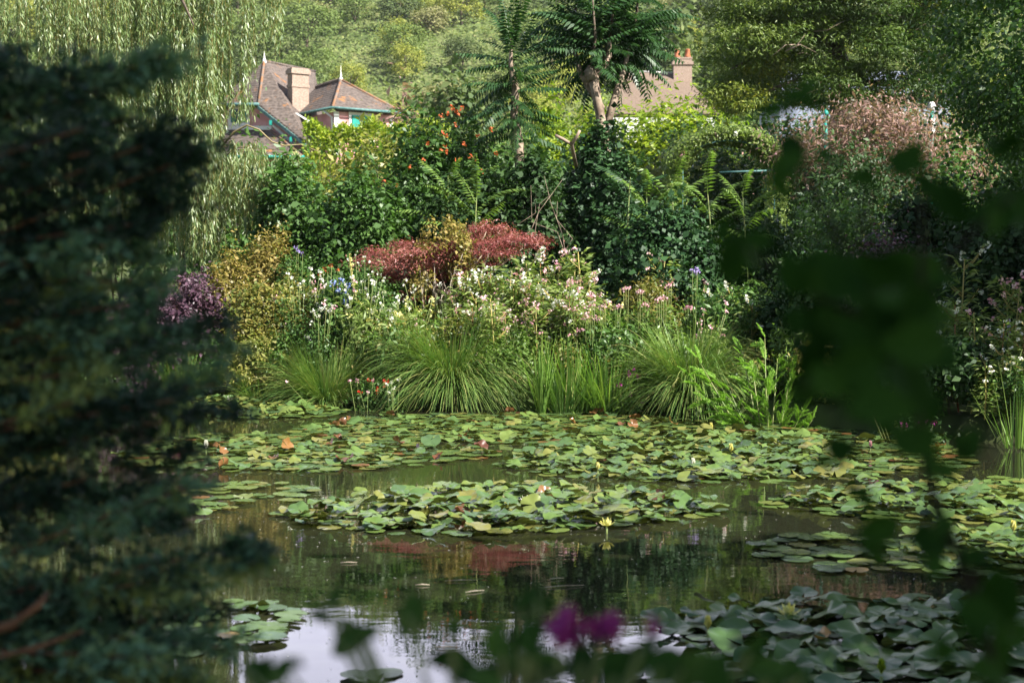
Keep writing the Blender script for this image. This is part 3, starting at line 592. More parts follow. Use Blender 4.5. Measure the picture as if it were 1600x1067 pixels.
# yew
dY = 33.; rng = RNG(); tb = at(1318, 300, dY); t = thing('yew_tree', 'large yew with bright tips and pale bare branches', 'tree', (tb[0], dY, gz(tb[0], dY)))
m = MB(); m.tube([t.location, at(1315, 180, dY), at(1312, 100, dY), at(1290, 20, dY), at(1275, -60, dY), at(1270, -200, dY)], [.3, .26, .22, .17, .12, .05], 9)
for (a, b, c2) in (((1312, 110), (1260, 120), (1180, 150)), ((1300, 60), (1400, 40), (1480, 90)), ((1310, 130), (1400, 130), (1490, 150)), ((1285, 10), (1200, 30), (1120, 80)), ((1280, -20), (1380, -40), (1460, 10)), ((1300, 60), (1230, 60), (1140, 110))):
    m.tube([at(*a, dY), at(*b, dY - 1), at(*c2, dY - 1.8)], [.09, .06, .02], 6)
m.build('trunk', M['bark_dark'], t)
m = MB()
for k in range(14):
    a = (rng.uniform(1150, 1490), rng.uniform(-10, 140)); dd = dY - rng.uniform(1.2, 3.2); s = rng.choice([-1, 1]); ln = rng.uniform(18, 55)
    m = MB(); p0, p1, p2 = at(*a, dd), at(a[0] + s * ln * .5, a[1] + rng.normal(0, 10), dd - .1), at(a[0] + s * ln, a[1] + rng.normal(2, 14), dd - .2); m.tube([p0, p1, p2], [.016, .011, .004], 5); m.build('bare_branch', M['bark_pale'], t)
VV, TT = [], []
for k in range(290):
    px = rng.uniform(1115, 1530); py = rng.uniform(-190, 165)
    lim = 165 - max(0, (1180 - px)) * 0 + 15 * math.sin(px * .03)
    if py > lim or px < 1112 + max(0, 40 - py * .15) * .6: continue
    if 1330 < px < 1460 and 70 < py < 120 and rng.random() < .45: continue
    if 1270 < px < 1310 and 60 < py < 130 and rng.random() < .35: continue
    c = at(px, py, dY + rng.uniform(-2.8, 1.0)); nn = 760
    P, D, N, ti = cloud(rng, nn, c, (rng.uniform(.45, .85), .6, rng.uniform(.2, .34)), clumps=12, spread=.28, low=-.9, up=.7, hang=.25)
    VV.append(leafquads(P, D, N, rng.uniform(.07, .14, nn), rng.uniform(.018, .036, nn))); TT.append(np.clip(ti * .5 + (.16 if px < 1260 else -.06 if px > 1360 else .03) + rng.choice([0, .06, .1, .38], p=[.35, .3, .2, .15]), 0, 1))
addquads('foliage', np.concatenate(VV), np.concatenate(TT), M['yew'], t)
# right bank tree
def tree(name, label, base, trunkpts, rads, cent, rad, n, mat, L, W, limbs=8, bark='bark_dark', **kw):
    rng = RNG(); t = thing(name, label, 'tree', base); m = MB(); m.tube([base] + trunkpts, rads, 9)
    top = np.array(trunkpts[-1])
    for k in range(limbs):
        a = k * 2.4; e = np.array(cent) + np.array(rad) * (math.cos(a) * .7, math.sin(a) * .7, rng.uniform(-.4, .6)); s = path_at([base] + trunkpts, rng.uniform(.5, .95)); m.tube([s, (s + e) / 2 + rng.normal(size=3) * .2, e], [rads[-1] * .8, rads[-1] * .5, rads[-1] * .12], 6)
    m.build('trunk', M[bark], t)
    P, D, N, ti = cloud(rng, n, cent, rad, **kw); Ls = L * rng.uniform(.7, 1.3, n)
    addquads('crown', leafquads(P, D, N, Ls, W * Ls / L), ti, M[mat], t); return t
c = at(1725, 20, 19); b = np.array((c[0], 19, gz(c[0], 19)))
tree('broadleaf_tree', 'shady broadleaf tree on the right bank behind the pink flowers', b, [c - UP * 1.2, c], [.2, .17, .12], c, (2.05, 1.9, 2.9), 42000, 'lush', .085, .05, clumps=130, spread=.13, inner=.55, low=-.9, hang=.4)
# ------------------------------------------------------------------ willow
def willow(name, label, d, groups, trunk, lr=.09):
    rng = RNG(); b = np.array(trunk[0]); t = thing(name, label, 'tree', b)
    m = MB(); m.tube(trunk, np.linspace(3.1 * lr, 1.1 * lr, len(trunk)), 9); m.build('trunk', M['bark_dark'], t)
    for (x0, x1, yt0, yt1, yb0, yb1, dd0, dd1, ns) in groups:
        P, D, N, Ls, ti, SP = [], [], [], [], [], []
        lm = MB(); s = at((x0 + x1) / 2, yt0, (dd0 + dd1) / 2); lm.tube([trunk[-1], (np.array(trunk[-1]) + s) / 2 + UP * .4, s], [lr, lr * .55, lr * .13], 6)
        br = lm.build('branch', M['bark_dark'], t)
        cxs = rng.uniform(x0, x1, max(3, ns // 13))
        for k in range(int(ns * 1.3)):
            cx = cxs[rng.integers(len(cxs))]; px = cx + rng.normal() * 3.2; dd = rng.uniform(dd0, dd1); a = at(px, rng.uniform(yt0, yt1), dd); z1 = at(px, yb0 + (yb1 - yb0) * rng.random() ** .7 * .98 + rng.normal() * 6, dd)[2]
            ln = max(.3, a[2] - z1); nl = int(ln / .022); f = np.sort(rng.random(nl)); wx, wy = rng.normal(0, .06), rng.normal(0, .06); ph = rng.uniform(0, 6)
            p = a + np.stack([wx * f + .025 * np.sin(f * 7 + ph), wy * f + .025 * np.cos(f * 6 + ph), -ln * f], 1)
            az = rng.uniform(0, 6.28, nl); dv = np.stack([np.cos(az) * .55, np.sin(az) * .55, -rng.uniform(.5, 1.4, nl)], 1)
            P.append(p); D.append(dv); N.append(norm(np.stack([np.cos(az), np.sin(az), az * 0 + .4], 1) + rng.normal(size=(nl, 3)) * .5)); Ls.append(rng.uniform(.08, .14, nl)); ti.append(np.clip(rng.normal(.45 + rng.normal() * .12, .2, nl), 0, 1))
            ff = np.linspace(0, 1, 8); SP.append(a + np.stack([wx * ff + .025 * np.sin(ff * 7 + ph), wy * ff + .025 * np.cos(ff * 6 + ph), -ln * ff], 1))
        P, D, N, Ls, ti = [np.concatenate(q) for q in (P, D, N, Ls, ti)]
        V = leafquads(P, D, N, Ls, Ls * .17, .05, .1); sp = np.stack(SP); q, k = stripquads(sp, np.full(sp.shape[:2], .007), np.broadcast_to(np.array((.9, -.4, 0)), (len(sp), 3)))
        ob = addquads('trailing_foliage', np.concatenate([V, q]), np.concatenate([ti, np.full(len(q), .95)]), M['willow'], br); ob.data.materials.append(M['willow_stem']); ob.data.polygons.foreach_set('material_index', np.concatenate([np.zeros(len(V), np.int32), np.ones(len(q), np.int32)]))
    return t
M['willow_stem'] = leafmat('willow_stem', [(.30, .25, .08), (.36, .28, .09)], 0, .6, .2)
wt = at(120, 330, 27); wt[2] = gz(wt[0], 27)
willow('weeping_willow', 'weeping willow with long curtains of pale green trailing shoots', 25, [
    (-60, 75, -70, -20, 150, 420, 23, 27, 120), (60, 160, -70, -20, 120, 420, 23, 27, 110), (150, 240, -70, -20, 150, 430, 23, 27, 110), (225, 300, -70, -20, 200, 420, 23.5, 26.5, 100),
    (285, 340, -70, -20, 180, 420, 23, 26, 95), (275, 330, 40, 120, 330, 415, 22, 23, 45), (330, 362, -70, -30, 90, 215, 23, 25.5, 24), (372, 384, -70, -30, 150, 200, 23, 24, 7), (385, 404, -70, -30, 40, 130, 23, 25, 12), (395, 437, -70, -30, -10, 85, 23, 25, 30)],
    [wt, at(118, 200, 27), at(130, 80, 26.6), at(150, -60, 26), at(200, -120, 25.5)])
wl_ = at(285, 330, 24.4); wl_[2] = gz(wl_[0], 24.4)
lowt = willow('weeping_willow', 'low weeping willow bough with drooping pale shoots below the pink house', 23, [(290, 360, 205, 250, 280, 400, 21.6, 24, 70), (340, 420, 215, 265, 280, 370, 21.6, 24, 75), (420, 490, 235, 265, 290, 350, 22, 24, 42), (290, 420, 240, 300, 330, 390, 21.4, 22, 45)], [wl_, at(285, 320, 24.4), at(288, 300, 24.2)], .02)
MB().tube([at(345, 232, 22.4), at(365, 207, 22.4), at(386, 196, 22.3), at(405, 203, 22.2), at(425, 222, 22.2), at(445, 228, 22.2), at(470, 226, 22.3), at(500, 238, 22.4)], [.016, .016, .015, .014, .012, .011, .008, .004], 6).build('bare_branch', M['stem_straw'], lowt)
# ------------------------------------------------------------------ trumpet vine and the green mass behind the bank
t, rng, c, r = shrub('trumpet_vine', 'tall trumpet vine thicket dotted with orange red flowers', 'climber', 590, 800, 178, 22.2, 'lush', .085, .042, 26000, clumps=70, spread=.2, up=.4)
fp = [at(*q, 21.2) for q in ((705, 168), (712, 172), (722, 170), (700, 178), (716, 180), (697, 212), (690, 236), (698, 238), (695, 228), (746, 212), (768, 202), (742, 248), (735, 245), (690, 182), (711, 195), (600, 285), (752, 268), (715, 250), (690, 208), (668, 225), (660, 250), (725, 225), (640, 262), (620, 290), (775, 240))]
petals('trumpet_flower', rng, fp, .045, 'petal_orange', t, 7, .045)
shrub('golden_shrub', 'shrub with pale gold new sprays left of the trumpet vine', 'shrub', 490, 640, 210, 23.2, 'yellowgreen', .085, .035, 13000, clumps=60, spread=.16, up=.7, hang=-.3)
shrub('laurel_bush', 'dense green leafy bush below the low willow shoots', 'bush', 395, 520, 250, 21.6, 'lush', .08, .05, 15000, clumps=60, spread=.2)
shrub('laurel_bush', 'dense green bush between golden sprays and red maple', 'bush', 480, 650, 268, 21, 'lush', .075, .05, 17000, clumps=70, spread=.2)
shrub('dark_shrub', 'dark leafy thicket in shadow behind the red maple', 'shrub', 640, 830, 265, 21.2, 'dark', .085, .045, 14000, clumps=60, spread=.22)
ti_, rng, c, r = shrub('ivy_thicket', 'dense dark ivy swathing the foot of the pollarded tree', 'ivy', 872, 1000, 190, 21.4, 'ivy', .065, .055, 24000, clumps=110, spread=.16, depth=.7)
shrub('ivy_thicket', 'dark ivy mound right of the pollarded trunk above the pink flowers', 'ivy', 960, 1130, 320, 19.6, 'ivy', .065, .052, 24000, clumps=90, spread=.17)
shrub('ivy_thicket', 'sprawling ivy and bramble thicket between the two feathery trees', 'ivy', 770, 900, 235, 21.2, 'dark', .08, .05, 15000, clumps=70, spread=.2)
m = MB(); rng = RNG()
for k in range(6):
    a = at(rng.uniform(790, 890), 400, 20.4); b = at(rng.uniform(815, 880), rng.uniform(270, 320), 20.5); m.tube([a, a * .65 + b * .35 + rng.normal(size=3) * .09, a * .3 + b * .7 + rng.normal(size=3) * .09, b], [.005, .005, .004, .002], 4)
bt = thing('bare_stems', 'tangle of thin pale bare stems before the dark thicket', 'branches', (at(850, 400, 20.4)[0], 20.4, gz(at(850, 400, 20.4)[0], 20.4))); m.build('stem', M['bark_pale'], bt)
st = thing('cut_stump', 'two pale sawn branch stubs poking from the ivy', 'stump', at(890, 225, 20.6)); m = MB()
m.tube([at(868, 212, 20.5), at(880, 218, 20.6), at(893, 226, 20.7)], [.022, .026, .026], 8); m.tube([at(906, 204, 20.6), at(900, 216, 20.6), at(893, 226, 20.7), at(900, 260, 21)], [.02, .024, .028, .03], 8); m.build('stub', M['bark_pale'], st)
# right dark mass
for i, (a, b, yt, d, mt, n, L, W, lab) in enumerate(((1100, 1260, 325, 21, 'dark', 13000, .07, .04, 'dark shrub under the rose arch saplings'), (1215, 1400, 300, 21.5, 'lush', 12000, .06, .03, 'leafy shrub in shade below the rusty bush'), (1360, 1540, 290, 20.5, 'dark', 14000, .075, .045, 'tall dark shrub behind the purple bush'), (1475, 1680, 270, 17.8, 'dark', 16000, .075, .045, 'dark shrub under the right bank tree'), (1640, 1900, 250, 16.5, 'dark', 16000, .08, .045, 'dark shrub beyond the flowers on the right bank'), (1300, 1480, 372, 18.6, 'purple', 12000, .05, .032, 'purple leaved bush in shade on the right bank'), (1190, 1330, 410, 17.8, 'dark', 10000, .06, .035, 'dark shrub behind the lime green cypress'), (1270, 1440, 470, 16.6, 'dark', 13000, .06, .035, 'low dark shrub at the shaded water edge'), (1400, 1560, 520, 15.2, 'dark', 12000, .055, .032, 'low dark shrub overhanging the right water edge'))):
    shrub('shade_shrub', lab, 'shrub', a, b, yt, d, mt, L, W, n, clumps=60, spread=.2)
# ------------------------------------------------------------------ flower bank
shrub('barberry', 'purple leaved barberry behind the blue green conifer', 'shrub', 225, 350, 400, 19.9, 'purple', .05, .03, 9000, clumps=50, spread=.18, bark='bark_red')
shrub('barberry', 'spreading mauve barberry tips at the left water side', 'shrub', 150, 260, 455, 19.6, 'purple', .05, .03, 5000, clumps=40, spread=.18, bark='bark_red')
AZ = [(318, 402, 385, 20.5, 'golden', 8000, 'golden brown azalea between barberry and willow shoots'), (372, 478, 352, 20.8, 'golden', 9000, 'taller golden green azalea below the willow shoots'), (425, 500, 425, 20.1, 'olive', 7000, 'rusty olive azalea around the white cosmos'), (415, 520, 385, 20.6, 'lush', 8000, 'green bush with mauve flowers beside golden azalea'), (355, 470, 440, 19.8, 'olive', 12000, 'olive azalea left of the sedge clump'), (440, 560, 455, 19.6, 'olive', 11000, 'reddish olive azalea above the left sedge clump'), (350, 450, 520, 19.4, 'yellowgreen', 10000, 'low yellow green bush at the left water edge'), (520, 640, 440, 19.5, 'lush', 9000, 'green foliage under the blue hydrangea'), (560, 680, 500, 18.9, 'olive', 9000, 'low olive azalea between the two sedge clumps'), (650, 790, 470, 19.2, 'olive', 10000, 'olive gold azalea behind the large sedge clump'), (255, 365, 500, 19.8, 'lush', 8000, 'low green bush under the purple barberry'), (100, 260, 500, 19.9, 'lush', 9000, 'low green bush behind the blue green conifer'), (-80, 110, 480, 20.2, 'olive', 9000, 'low bush at the far left edge of the pond'), (-260, -60, 440, 20.4, 'lush', 9000, 'bush beyond the far left of the pond')]
for a, b, yt, d, mt, n, lab in AZ: shrub('azalea' if mt in ('golden', 'olive') else 'bank_bush', lab, 'shrub', a, b, yt, d, mt, .048, .024, n, clumps=60, spread=.18, nst=9, strad=.01)
shrub('fern_bush', 'feathery rust green bush right of the pink phlox', 'shrub', 955, 1090, 430, 18.9, 'olive', .05, .014, 13000, clumps=60, spread=.18)
shrub('bank_bush', 'dark green leafy bush between pink phlox and shaded sedge', 'shrub', 890, 1030, 500, 18.3, 'lush', .06, .03, 10000, clumps=50, spread=.2)
shrub('bank_bush', 'grey green bush with pink flowers above the lime cypress', 'shrub', 1080, 1210, 440, 18.2, 'lush', .06, .025, 9000, clumps=50, spread=.2)
# maple
dM = 20.; t = thing('japanese_maple', 'low spreading japanese maple with deep red layered foliage', 'tree', (at(700, 560, dM)[0], dM, gz(at(700, 560, dM)[0], dM))); rng = RNG()
m = MB(); b0 = np.array(t.location); hub = at(705, 470, dM); m.tube([b0, (b0 + hub) / 2 + (.1, 0, 0), hub], [.06, .05, .045], 7)
PADS = [(620, 408, 58, 17), (655, 398, 55, 16), (700, 402, 48, 18), (615, 425, 40, 14), (650, 432, 55, 14), (770, 372, 46, 17), (800, 380, 48, 12), (765, 392, 40, 12), (825, 378, 30, 9), (745, 410, 38, 12), (690, 425, 40, 14), (625, 465, 48, 8), (660, 462, 40, 7), (590, 400, 25, 12), (760, 358, 30, 10), (720, 385, 30, 14), (640, 385, 30, 9)]
VV, TT = [], []
for px, py, w_, h_ in PADS:
    c = at(px, py, dM + rng.uniform(-.5, .5)); k = dM / FPX; nn = int(w_ * h_ * 2.5)
    P, D, N, ti = cloud(rng, nn, c, (w_ * k, w_ * k * .9, h_ * k * 1.25), clumps=20, spread=.25, low=-.6, up=.9, hang=.35); VV.append(leafquads(P, D, N, rng.uniform(.025, .06, nn), rng.uniform(.009, .018, nn))); TT.append(np.clip(ti + rng.normal(0, .18), 0, 1))
    m.tube([hub, (hub + c) / 2 + (0, 0, -.05) + rng.normal(size=3) * .06, c - UP * .03], [.03, .018, .006], 5)
addquads('foliage', np.concatenate(VV), np.concatenate(TT), M['maple'], t); m.build('trunk', M['bark_pale'], t)
# golden azalea with pale twigs in front of the maple
t, rng, c, r = shrub('azalea', 'open golden azalea with pale bare twigs in front of the red maple', 'shrub', 632, 760, 326, 19.5, 'golden', .05, .025, 2500, clumps=70, spread=.085, inner=.8, low=0., bark='deadwood', nst=22, strad=.012)
# hydrangea, mullein, red roses
def flowerplant(name, label, cat, px, ytop, ybase, d, wpx, mat, n, L, W, petal, fl, psize=.035, per=10, prad=.05, group=None, stemmat='stem_green'):
    rng = RNG(); p = at(px, ytop, d); g = gz(p[0], d); h = p[2] - g; k = d / FPX; t = thing(name, label, cat, (p[0], d, g), group); m = MB()
    P, D, N, ti = cloud(rng, n, (p[0], d, g + h * .5), (wpx * k * .5, wpx * k * .45, h * .45), clumps=24, spread=.25, low=-.8, hang=.3)
    P[:, 2] = np.maximum(P[:, 2], g); Ls = L * rng.uniform(.7, 1.3, n); addquads('foliage', leafquads(P, D, N, Ls, W * Ls / L), ti, M[mat], t)
    for (fx, fy) in fl:
        f = at(fx, fy, d - .12 + rng.uniform(-.15, .15)); m.tube([(p[0] + (f[0] - p[0]) * .3, d, g), (f * .5 + np.array((p[0], d, g)) * .5), f], [.005, .004, .003], 4)
    m.build('stem', M[stemmat], t)
    petals('flower', rng, [at(fx, fy, d - .12) for fx, fy in fl], psize, petal, t, per, prad); return t
flowerplant('hydrangea', 'hydrangea with small clear blue flower heads', 'flowers', 530, 440, 560, 19.1, 60, 'lush', 2600, .08, .05, 'petal_blue', [(520, 442), (533, 440), (545, 447), (540, 455), (528, 455), (541, 468), (538, 472)], .04, 14, .055)
flowerplant('mauve_aster', 'plant with two mauve flower heads near golden azalea', 'flowers', 465, 385, 470, 20.2, 40, 'lush', 1200, .06, .03, 'petal_mauve', [(463, 387), (473, 397), (466, 392)], .035, 10, .04)
flowerplant('mauve_phlox', 'blue mauve phlox head before the dark ivy mound', 'flowers', 1085, 420, 500, 18.8, 30, 'lush', 900, .06, .025, 'petal_mauve', [(1082, 423), (1088, 420), (1090, 426)], .035, 12, .045)
flowerplant('red_rose_bush', 'rose bush with coral red and white blooms left of hydrangea', 'flowers', 512, 410, 500, 19.6, 60, 'lush', 2200, .06, .035, 'petal_orange', [(505, 420), (518, 415), (528, 422), (512, 425), (500, 430)], .03, 8, .04)
flowerplant('white_cosmos', 'white cosmos flowers left of the coral roses', 'flowers', 470, 430, 500, 19.4, 90, 'lush', 2200, .05, .02, 'petal_white', [(450, 427), (456, 435), (475, 440), (490, 432), (503, 437), (468, 446), (500, 425), (486, 420)], .035, 8, .035)
flowerplant('white_bellflowers', 'tall white bellflowers between the hydrangea and red maple', 'flowers', 570, 400, 520, 19.2, 60, 'lush', 2200, .06, .025, 'petal_white', [(560, 412), (570, 402), (578, 410), (583, 425), (576, 432), (566, 440), (585, 440), (562, 455), (572, 452), (545, 405), (555, 400), (590, 428)], .03, 6, .03)
rng = RNG(); p0 = at(558, 480, 19.); p1 = at(546, 400, 19.); t = thing('mullein', 'pale yellow mullein spire beside the white bellflowers', 'flowers', (p0[0], 19, gz(p0[0], 19))); MB().tube([t.location, p0, p1], [.014, .012, .005], 5).build('stem', M['stem_yellow'], t)
petals('flower', rng, [p0 + (p1 - p0) * f + rng.normal(size=3) * .01 for f in np.linspace(.1, 1, 18)], .03, 'petal_yellow', t, 5, .025)
flowerplant('yarrow', 'flat white yarrow heads above the left sedge clump', 'flowers', 500, 485, 600, 18.9, 50, 'lush', 1400, .06, .02, 'petal_white', [(490, 488), (500, 483), (510, 480), (520, 478), (497, 495), (487, 505), (516, 486), (480, 528)], .03, 14, .05)
flowerplant('geranium', 'bright red geraniums at the water edge between sedge clumps', 'flowers', 592, 590, 630, 17.95, 60, 'lush', 1800, .05, .035, 'petal_red', [(606, 598), (602, 603), (590, 606), (589, 612), (563, 613), (600, 595), (576, 594)], .035, 9, .035)
flowerplant('pink_busy_lizzie', 'small pink flowers beside the red geraniums', 'flowers', 570, 592, 630, 17.9, 50, 'lush', 900, .045, .03, 'petal_pink', [(547, 595), (558, 594), (575, 612), (583, 595), (448, 596)], .03, 8, .03)
flowerplant('white_impatiens', 'pale white flowers drooping left of the large sedge clump', 'flowers', 615, 585, 630, 17.7, 36, 'lush', 700, .05, .03, 'petal_white', [(612, 598), (624, 593), (608, 612), (615, 608), (605, 600)], .035, 8, .035)
flowerplant('magenta_stock', 'magenta blooms among iris blades at the water edge', 'flowers', 985, 575, 630, 17.3, 40, 'iris', 700, .12, .02, 'petal_magenta', [(984, 583), (990, 580), (997, 590), (968, 602), (985, 617), (1004, 628)], .035, 9, .035)
flowerplant('magenta_busy_lizzie', 'magenta flowers at the shaded right water edge', 'flowers', 1430, 655, 680, 14.6, 90, 'dark', 2400, .05, .03, 'petal_magenta', [(1408, 662), (1415, 664), (1438, 663), (1446, 658), (1458, 662), (1362, 628), (1370, 630), (1357, 632)], .035, 9, .035)
PH = [(925, 478), (942, 478), (915, 496), (930, 497), (905, 515), (893, 482), (965, 480), (1000, 455), (1008, 475), (1030, 467), (1037, 465), (978, 450), (893, 440), (1045, 445), (1130, 462), (1160, 470), (1075, 480)]
PL = ['twin', 'second', 'third']
for i, (a, b) in enumerate(PH):
    lab = ['pink phlox, upper left head of the close pair above iris blades', 'pink phlox, upper right head of the close pair above iris blades', 'pink phlox, lower left head of the close pair', 'pink phlox, lower right head of the close pair', 'lowest pink phlox head above the iris blades', 'small pink phlox left of the close pair', 'pale pink phlox between the close pair and ferny bush', 'white pink phlox against the dark ivy', 'pink phlox at the left edge of the ferny bush', 'lone pink phlox on the ferny bush', 'second pale phlox on the ferny bush', 'deep pink phlox below the dark ivy', 'rosy phlox at the edge of the balsam thicket', 'pale phlox topping the ferny bush', 'pink phlox near the lime cypress tip', 'rosy phlox beside the blurred dark leaves', 'pink phlox between ferny bush and shaded sedge'][i]
    flowerplant('pink_phlox', lab, 'flowers', a + 1, b + 4, 600, 18.0 + .02 * i, 26, 'sumac', 300, .09, .022, 'petal_pink', [(a, b), (a + 4, b + 1), (a - 4, b + 2)], .032, 9, .04, 'pink phlox heads on the flower bank')
# balsam
def balsam(petal, h, rng):
    t = thing('himalayan_balsam', 'balsam', 'flowers', (0, 0, 0)); m = MB(); top = np.array((rng.normal() * .06, rng.normal() * .06, h))
    pts = [np.zeros(3), top * .5 + rng.normal(size=3) * .02, top]; m.tube(pts, [.012, .01, .005], 5); tips = [top]
    for k in range(6):
        f = rng.uniform(.5, .95); s = path_at(pts, f); a = rng.uniform(0, 6.28); e = s + np.array((math.cos(a) * .18, math.sin(a) * .18, .16)); m.tube([s, (s + e) / 2 - UP * .02, e], [.006, .005, .003], 4); tips.append(e)
    m.build('stem', M['stem_red'] if rng.random() < .5 else M['stem_yellow'], t)
    n = 330; f = rng.uniform(.08, 1, n); P = np.array([path_at(pts, q) for q in f]); a = rng.uniform(0, 6.28, n); D = np.stack([np.cos(a), np.sin(a), rng.uniform(-.3, .7, n)], 1)
    P = P + D * rng.uniform(0, .14, (n, 1)); addquads('foliage', leafquads(P, D, UP + rng.normal(size=(n, 3)) * .4, rng.uniform(.07, .13, n), rng.uniform(.02, .034, n), .25), rng.random(n), M['balsam'], t)
    for s in tips: petals('flower_head', rng, [s + rng.normal(size=3) * .02], .036, petal if rng.random() < .8 else 'petal_white', t, 9, .042)
    return t
br = RNG(); BP = [balsam('petal_white', 1.25, br), balsam('petal_pink', 1.3, br), balsam('petal_white', 1.1, br), balsam('petal_pink', 1.15, br)]
BL = ['white flowered balsam in the sunny thicket beside the large sedge clump', 'pink flowered balsam in the sunny thicket beside the large sedge clump', 'pink and white balsam among the shaded flowers on the right bank', 'tall reddish balsam standing before the dark ivy, the left one', 'tall reddish balsam standing alone before the dark ivy']
usedb = set()
def put_balsam(k, px, ytop, d, lab, grp):
    o = BP[k] if k not in usedb else copy_tree(BP[k]); usedb.add(k); p = at(px, ytop, d); g = gz(p[0], d); s = (p[2] - g) / [1.3, 1.36, 1.15, 1.2][k]
    o.location = (p[0], d, g); w_ = .5 * s + .5; o.scale = (w_, w_, s); o.rotation_euler.z = br.uniform(0, 6.28); tag(o, lab, 'flowers', grp)
def btop(px): return np.interp(px, [720, 750, 800, 850, 900, 940, 960], [430, 400, 388, 392, 405, 440, 480])
for i in range(92):
    px = br.uniform(722, 952); front = br.random() ** .8; k = int(br.integers(4)); put_balsam(k, px, btop(px) + front * 175 * br.uniform(.3, 1.1) + br.normal() * 6, 19.2 - 1.1 * front, BL[k % 2], ['white balsams in the sunny thicket', 'pink balsams in the sunny thicket'][k % 2])
put_balsam(1, 914, 384, 18.9, BL[3], None); put_balsam(3, 1018, 398, 19., BL[4], None)
for px, yt, d in ((1150, 450, 18.2), (1110, 462, 18.3), (1180, 470, 18), (1570, 440, 15.8), (1520, 480, 15.2), (1555, 500, 15), (1590, 520, 14.9), (1625, 480, 15), (1500, 470, 15.4), (1610, 560, 14.5), (1540, 560, 14.6), (1575, 545, 14.7), (1660, 500, 14.8), (1495, 395, 17), (1590, 430, 16)):
    put_balsam(int(br.integers(4)), px, yt, d, BL[2], 'balsams on the shaded right bank')
for k in range(4):
    if k not in usedb: put_balsam(k, 760, 420, 19, BL[k % 2], None)
flowerplant('blue_delphinium', 'slim blue delphinium spire among the right bank balsams', 'flowers', 1577, 490, 620, 15.1, 14, 'lush', 300, .07, .03, 'petal_mauve', [(1577, 500), (1576, 510), (1577, 520), (1575, 528), (1565, 515), (1566, 525)], .022, 7, .022)
# leafy herbs filling the bank between the named plants
HM = ['sumac', 'lush', 'olive', 'yellowgreen', 'iris', 'sumac']
HB = []
hr2 = RNG()
for mt in HM:
    t = thing('bank_herb', 'x', 'herb', (0, 0, 0)); m = MB()
    P, D, N, ti = cloud(hr2, 900, (0, 0, .42), (.3, .26, .4), clumps=22, spread=.24, inner=.3, low=-.9, up=.5, hang=.1); P[:, 2] = np.maximum(P[:, 2], .01); Ls = hr2.uniform(.045, .10, 900)
    addquads('foliage', leafquads(P, D, N, Ls, Ls * (.2 if mt == 'iris' else .38)), ti, M[mt], t)
    for k in range(7): a = hr2.uniform(0, 6.28); e = np.array((math.cos(a) * .22, math.sin(a) * .2, hr2.uniform(.5, .9))); m.tube([(0, 0, -.05), e * (.4, .4, .6), e], [.007, .006, .003], 4)
    m.build('stem', M['stem_green'], t)
    HB.append(t)
HL = {'sumac': 'fresh green leafy herb on the sunny flower bank', 'lush': 'deep green leafy herb on the sunny flower bank', 'olive': 'olive brown leafy herb on the sunny flower bank', 'yellowgreen': 'yellowish leafy herb on the sunny flower bank', 'iris': 'narrow leaved herb on the sunny flower bank'}
for i in range(230):
    k = i % 6; o = HB[k] if i < 6 else copy_tree(HB[k])
    px = (hr2.uniform(335, 1120) if i < 130 else hr2.uniform(340, 640)) if i < 205 else hr2.uniform(1120, 1640); wy = np.interp(px, [340, 620, 1000, 1250, 1640], [621, 639, 645, 664, 700]); d0 = atw(px, wy)[1]; d = d0 + .15 + (1.9 if i < 130 else 2.4) * hr2.random()
    x = (px - 800) * d / FPX; o.location = (x, d, gz(x, d)); q = hr2.uniform(.65, 1.25) * (.75 + .25 * (d - d0)); o.scale = (q * hr2.uniform(.9, 1.3), q, q); o.rotation_euler.z = hr2.uniform(0, 6.28)
    tag(o, HL[HM[k]], 'herb', HM[k] + ' coloured herbs of the flower bank')
FH = []
for pt, lab in (('petal_white', 'small white flowered herb among the bank shrubs'), ('petal_pink', 'small pink flowered herb among the bank shrubs'), ('petal_yellow', 'small cream flowered herb among the bank shrubs')):
    t = thing('flowering_herb', lab, 'flowers', (0, 0, 0), lab.split()[1] + ' flowered herbs of the bank'); m = MB(); P, D, N, ti = cloud(hr2, 500, (0, 0, .4), (.2, .2, .38), clumps=18, spread=.25, inner=.3, low=-.9); P[:, 2] = np.maximum(P[:, 2], .01); Ls = hr2.uniform(.05, .11, 500)
    addquads('foliage', leafquads(P, D, N, Ls, Ls * .28), ti, M['balsam'], t); tips = []
    for k in range(9): a = hr2.uniform(0, 6.28); e = np.array((math.cos(a) * .2, math.sin(a) * .2, hr2.uniform(.6, .95))); m.tube([(0, 0, -.05), e * (.4, .4, .6), e], [.006, .005, .003], 4); tips.append(e)
    m.build('stem', M['stem_green'], t); petals('flower', hr2, tips, .032, pt, t, 7, .04); FH.append(t)
for i in range(54):
    o = FH[i % 3] if i < 3 else copy_tree(FH[i % 3]); px = hr2.uniform(345, 660) if i < 34 else hr2.uniform(740, 1130); wy = np.interp(px, [340, 620, 1000, 1250], [621, 639, 645, 664]); d = atw(px, wy)[1] + .3 + 2.2 * hr2.random(); x = (px - 800) * d / FPX
    o.location = (x, d, gz(x, d)); q = hr2.uniform(.8, 1.35); o.scale = (q, q, q * hr2.uniform(.9, 1.25)); o.rotation_euler.z = hr2.uniform(0, 6.28)
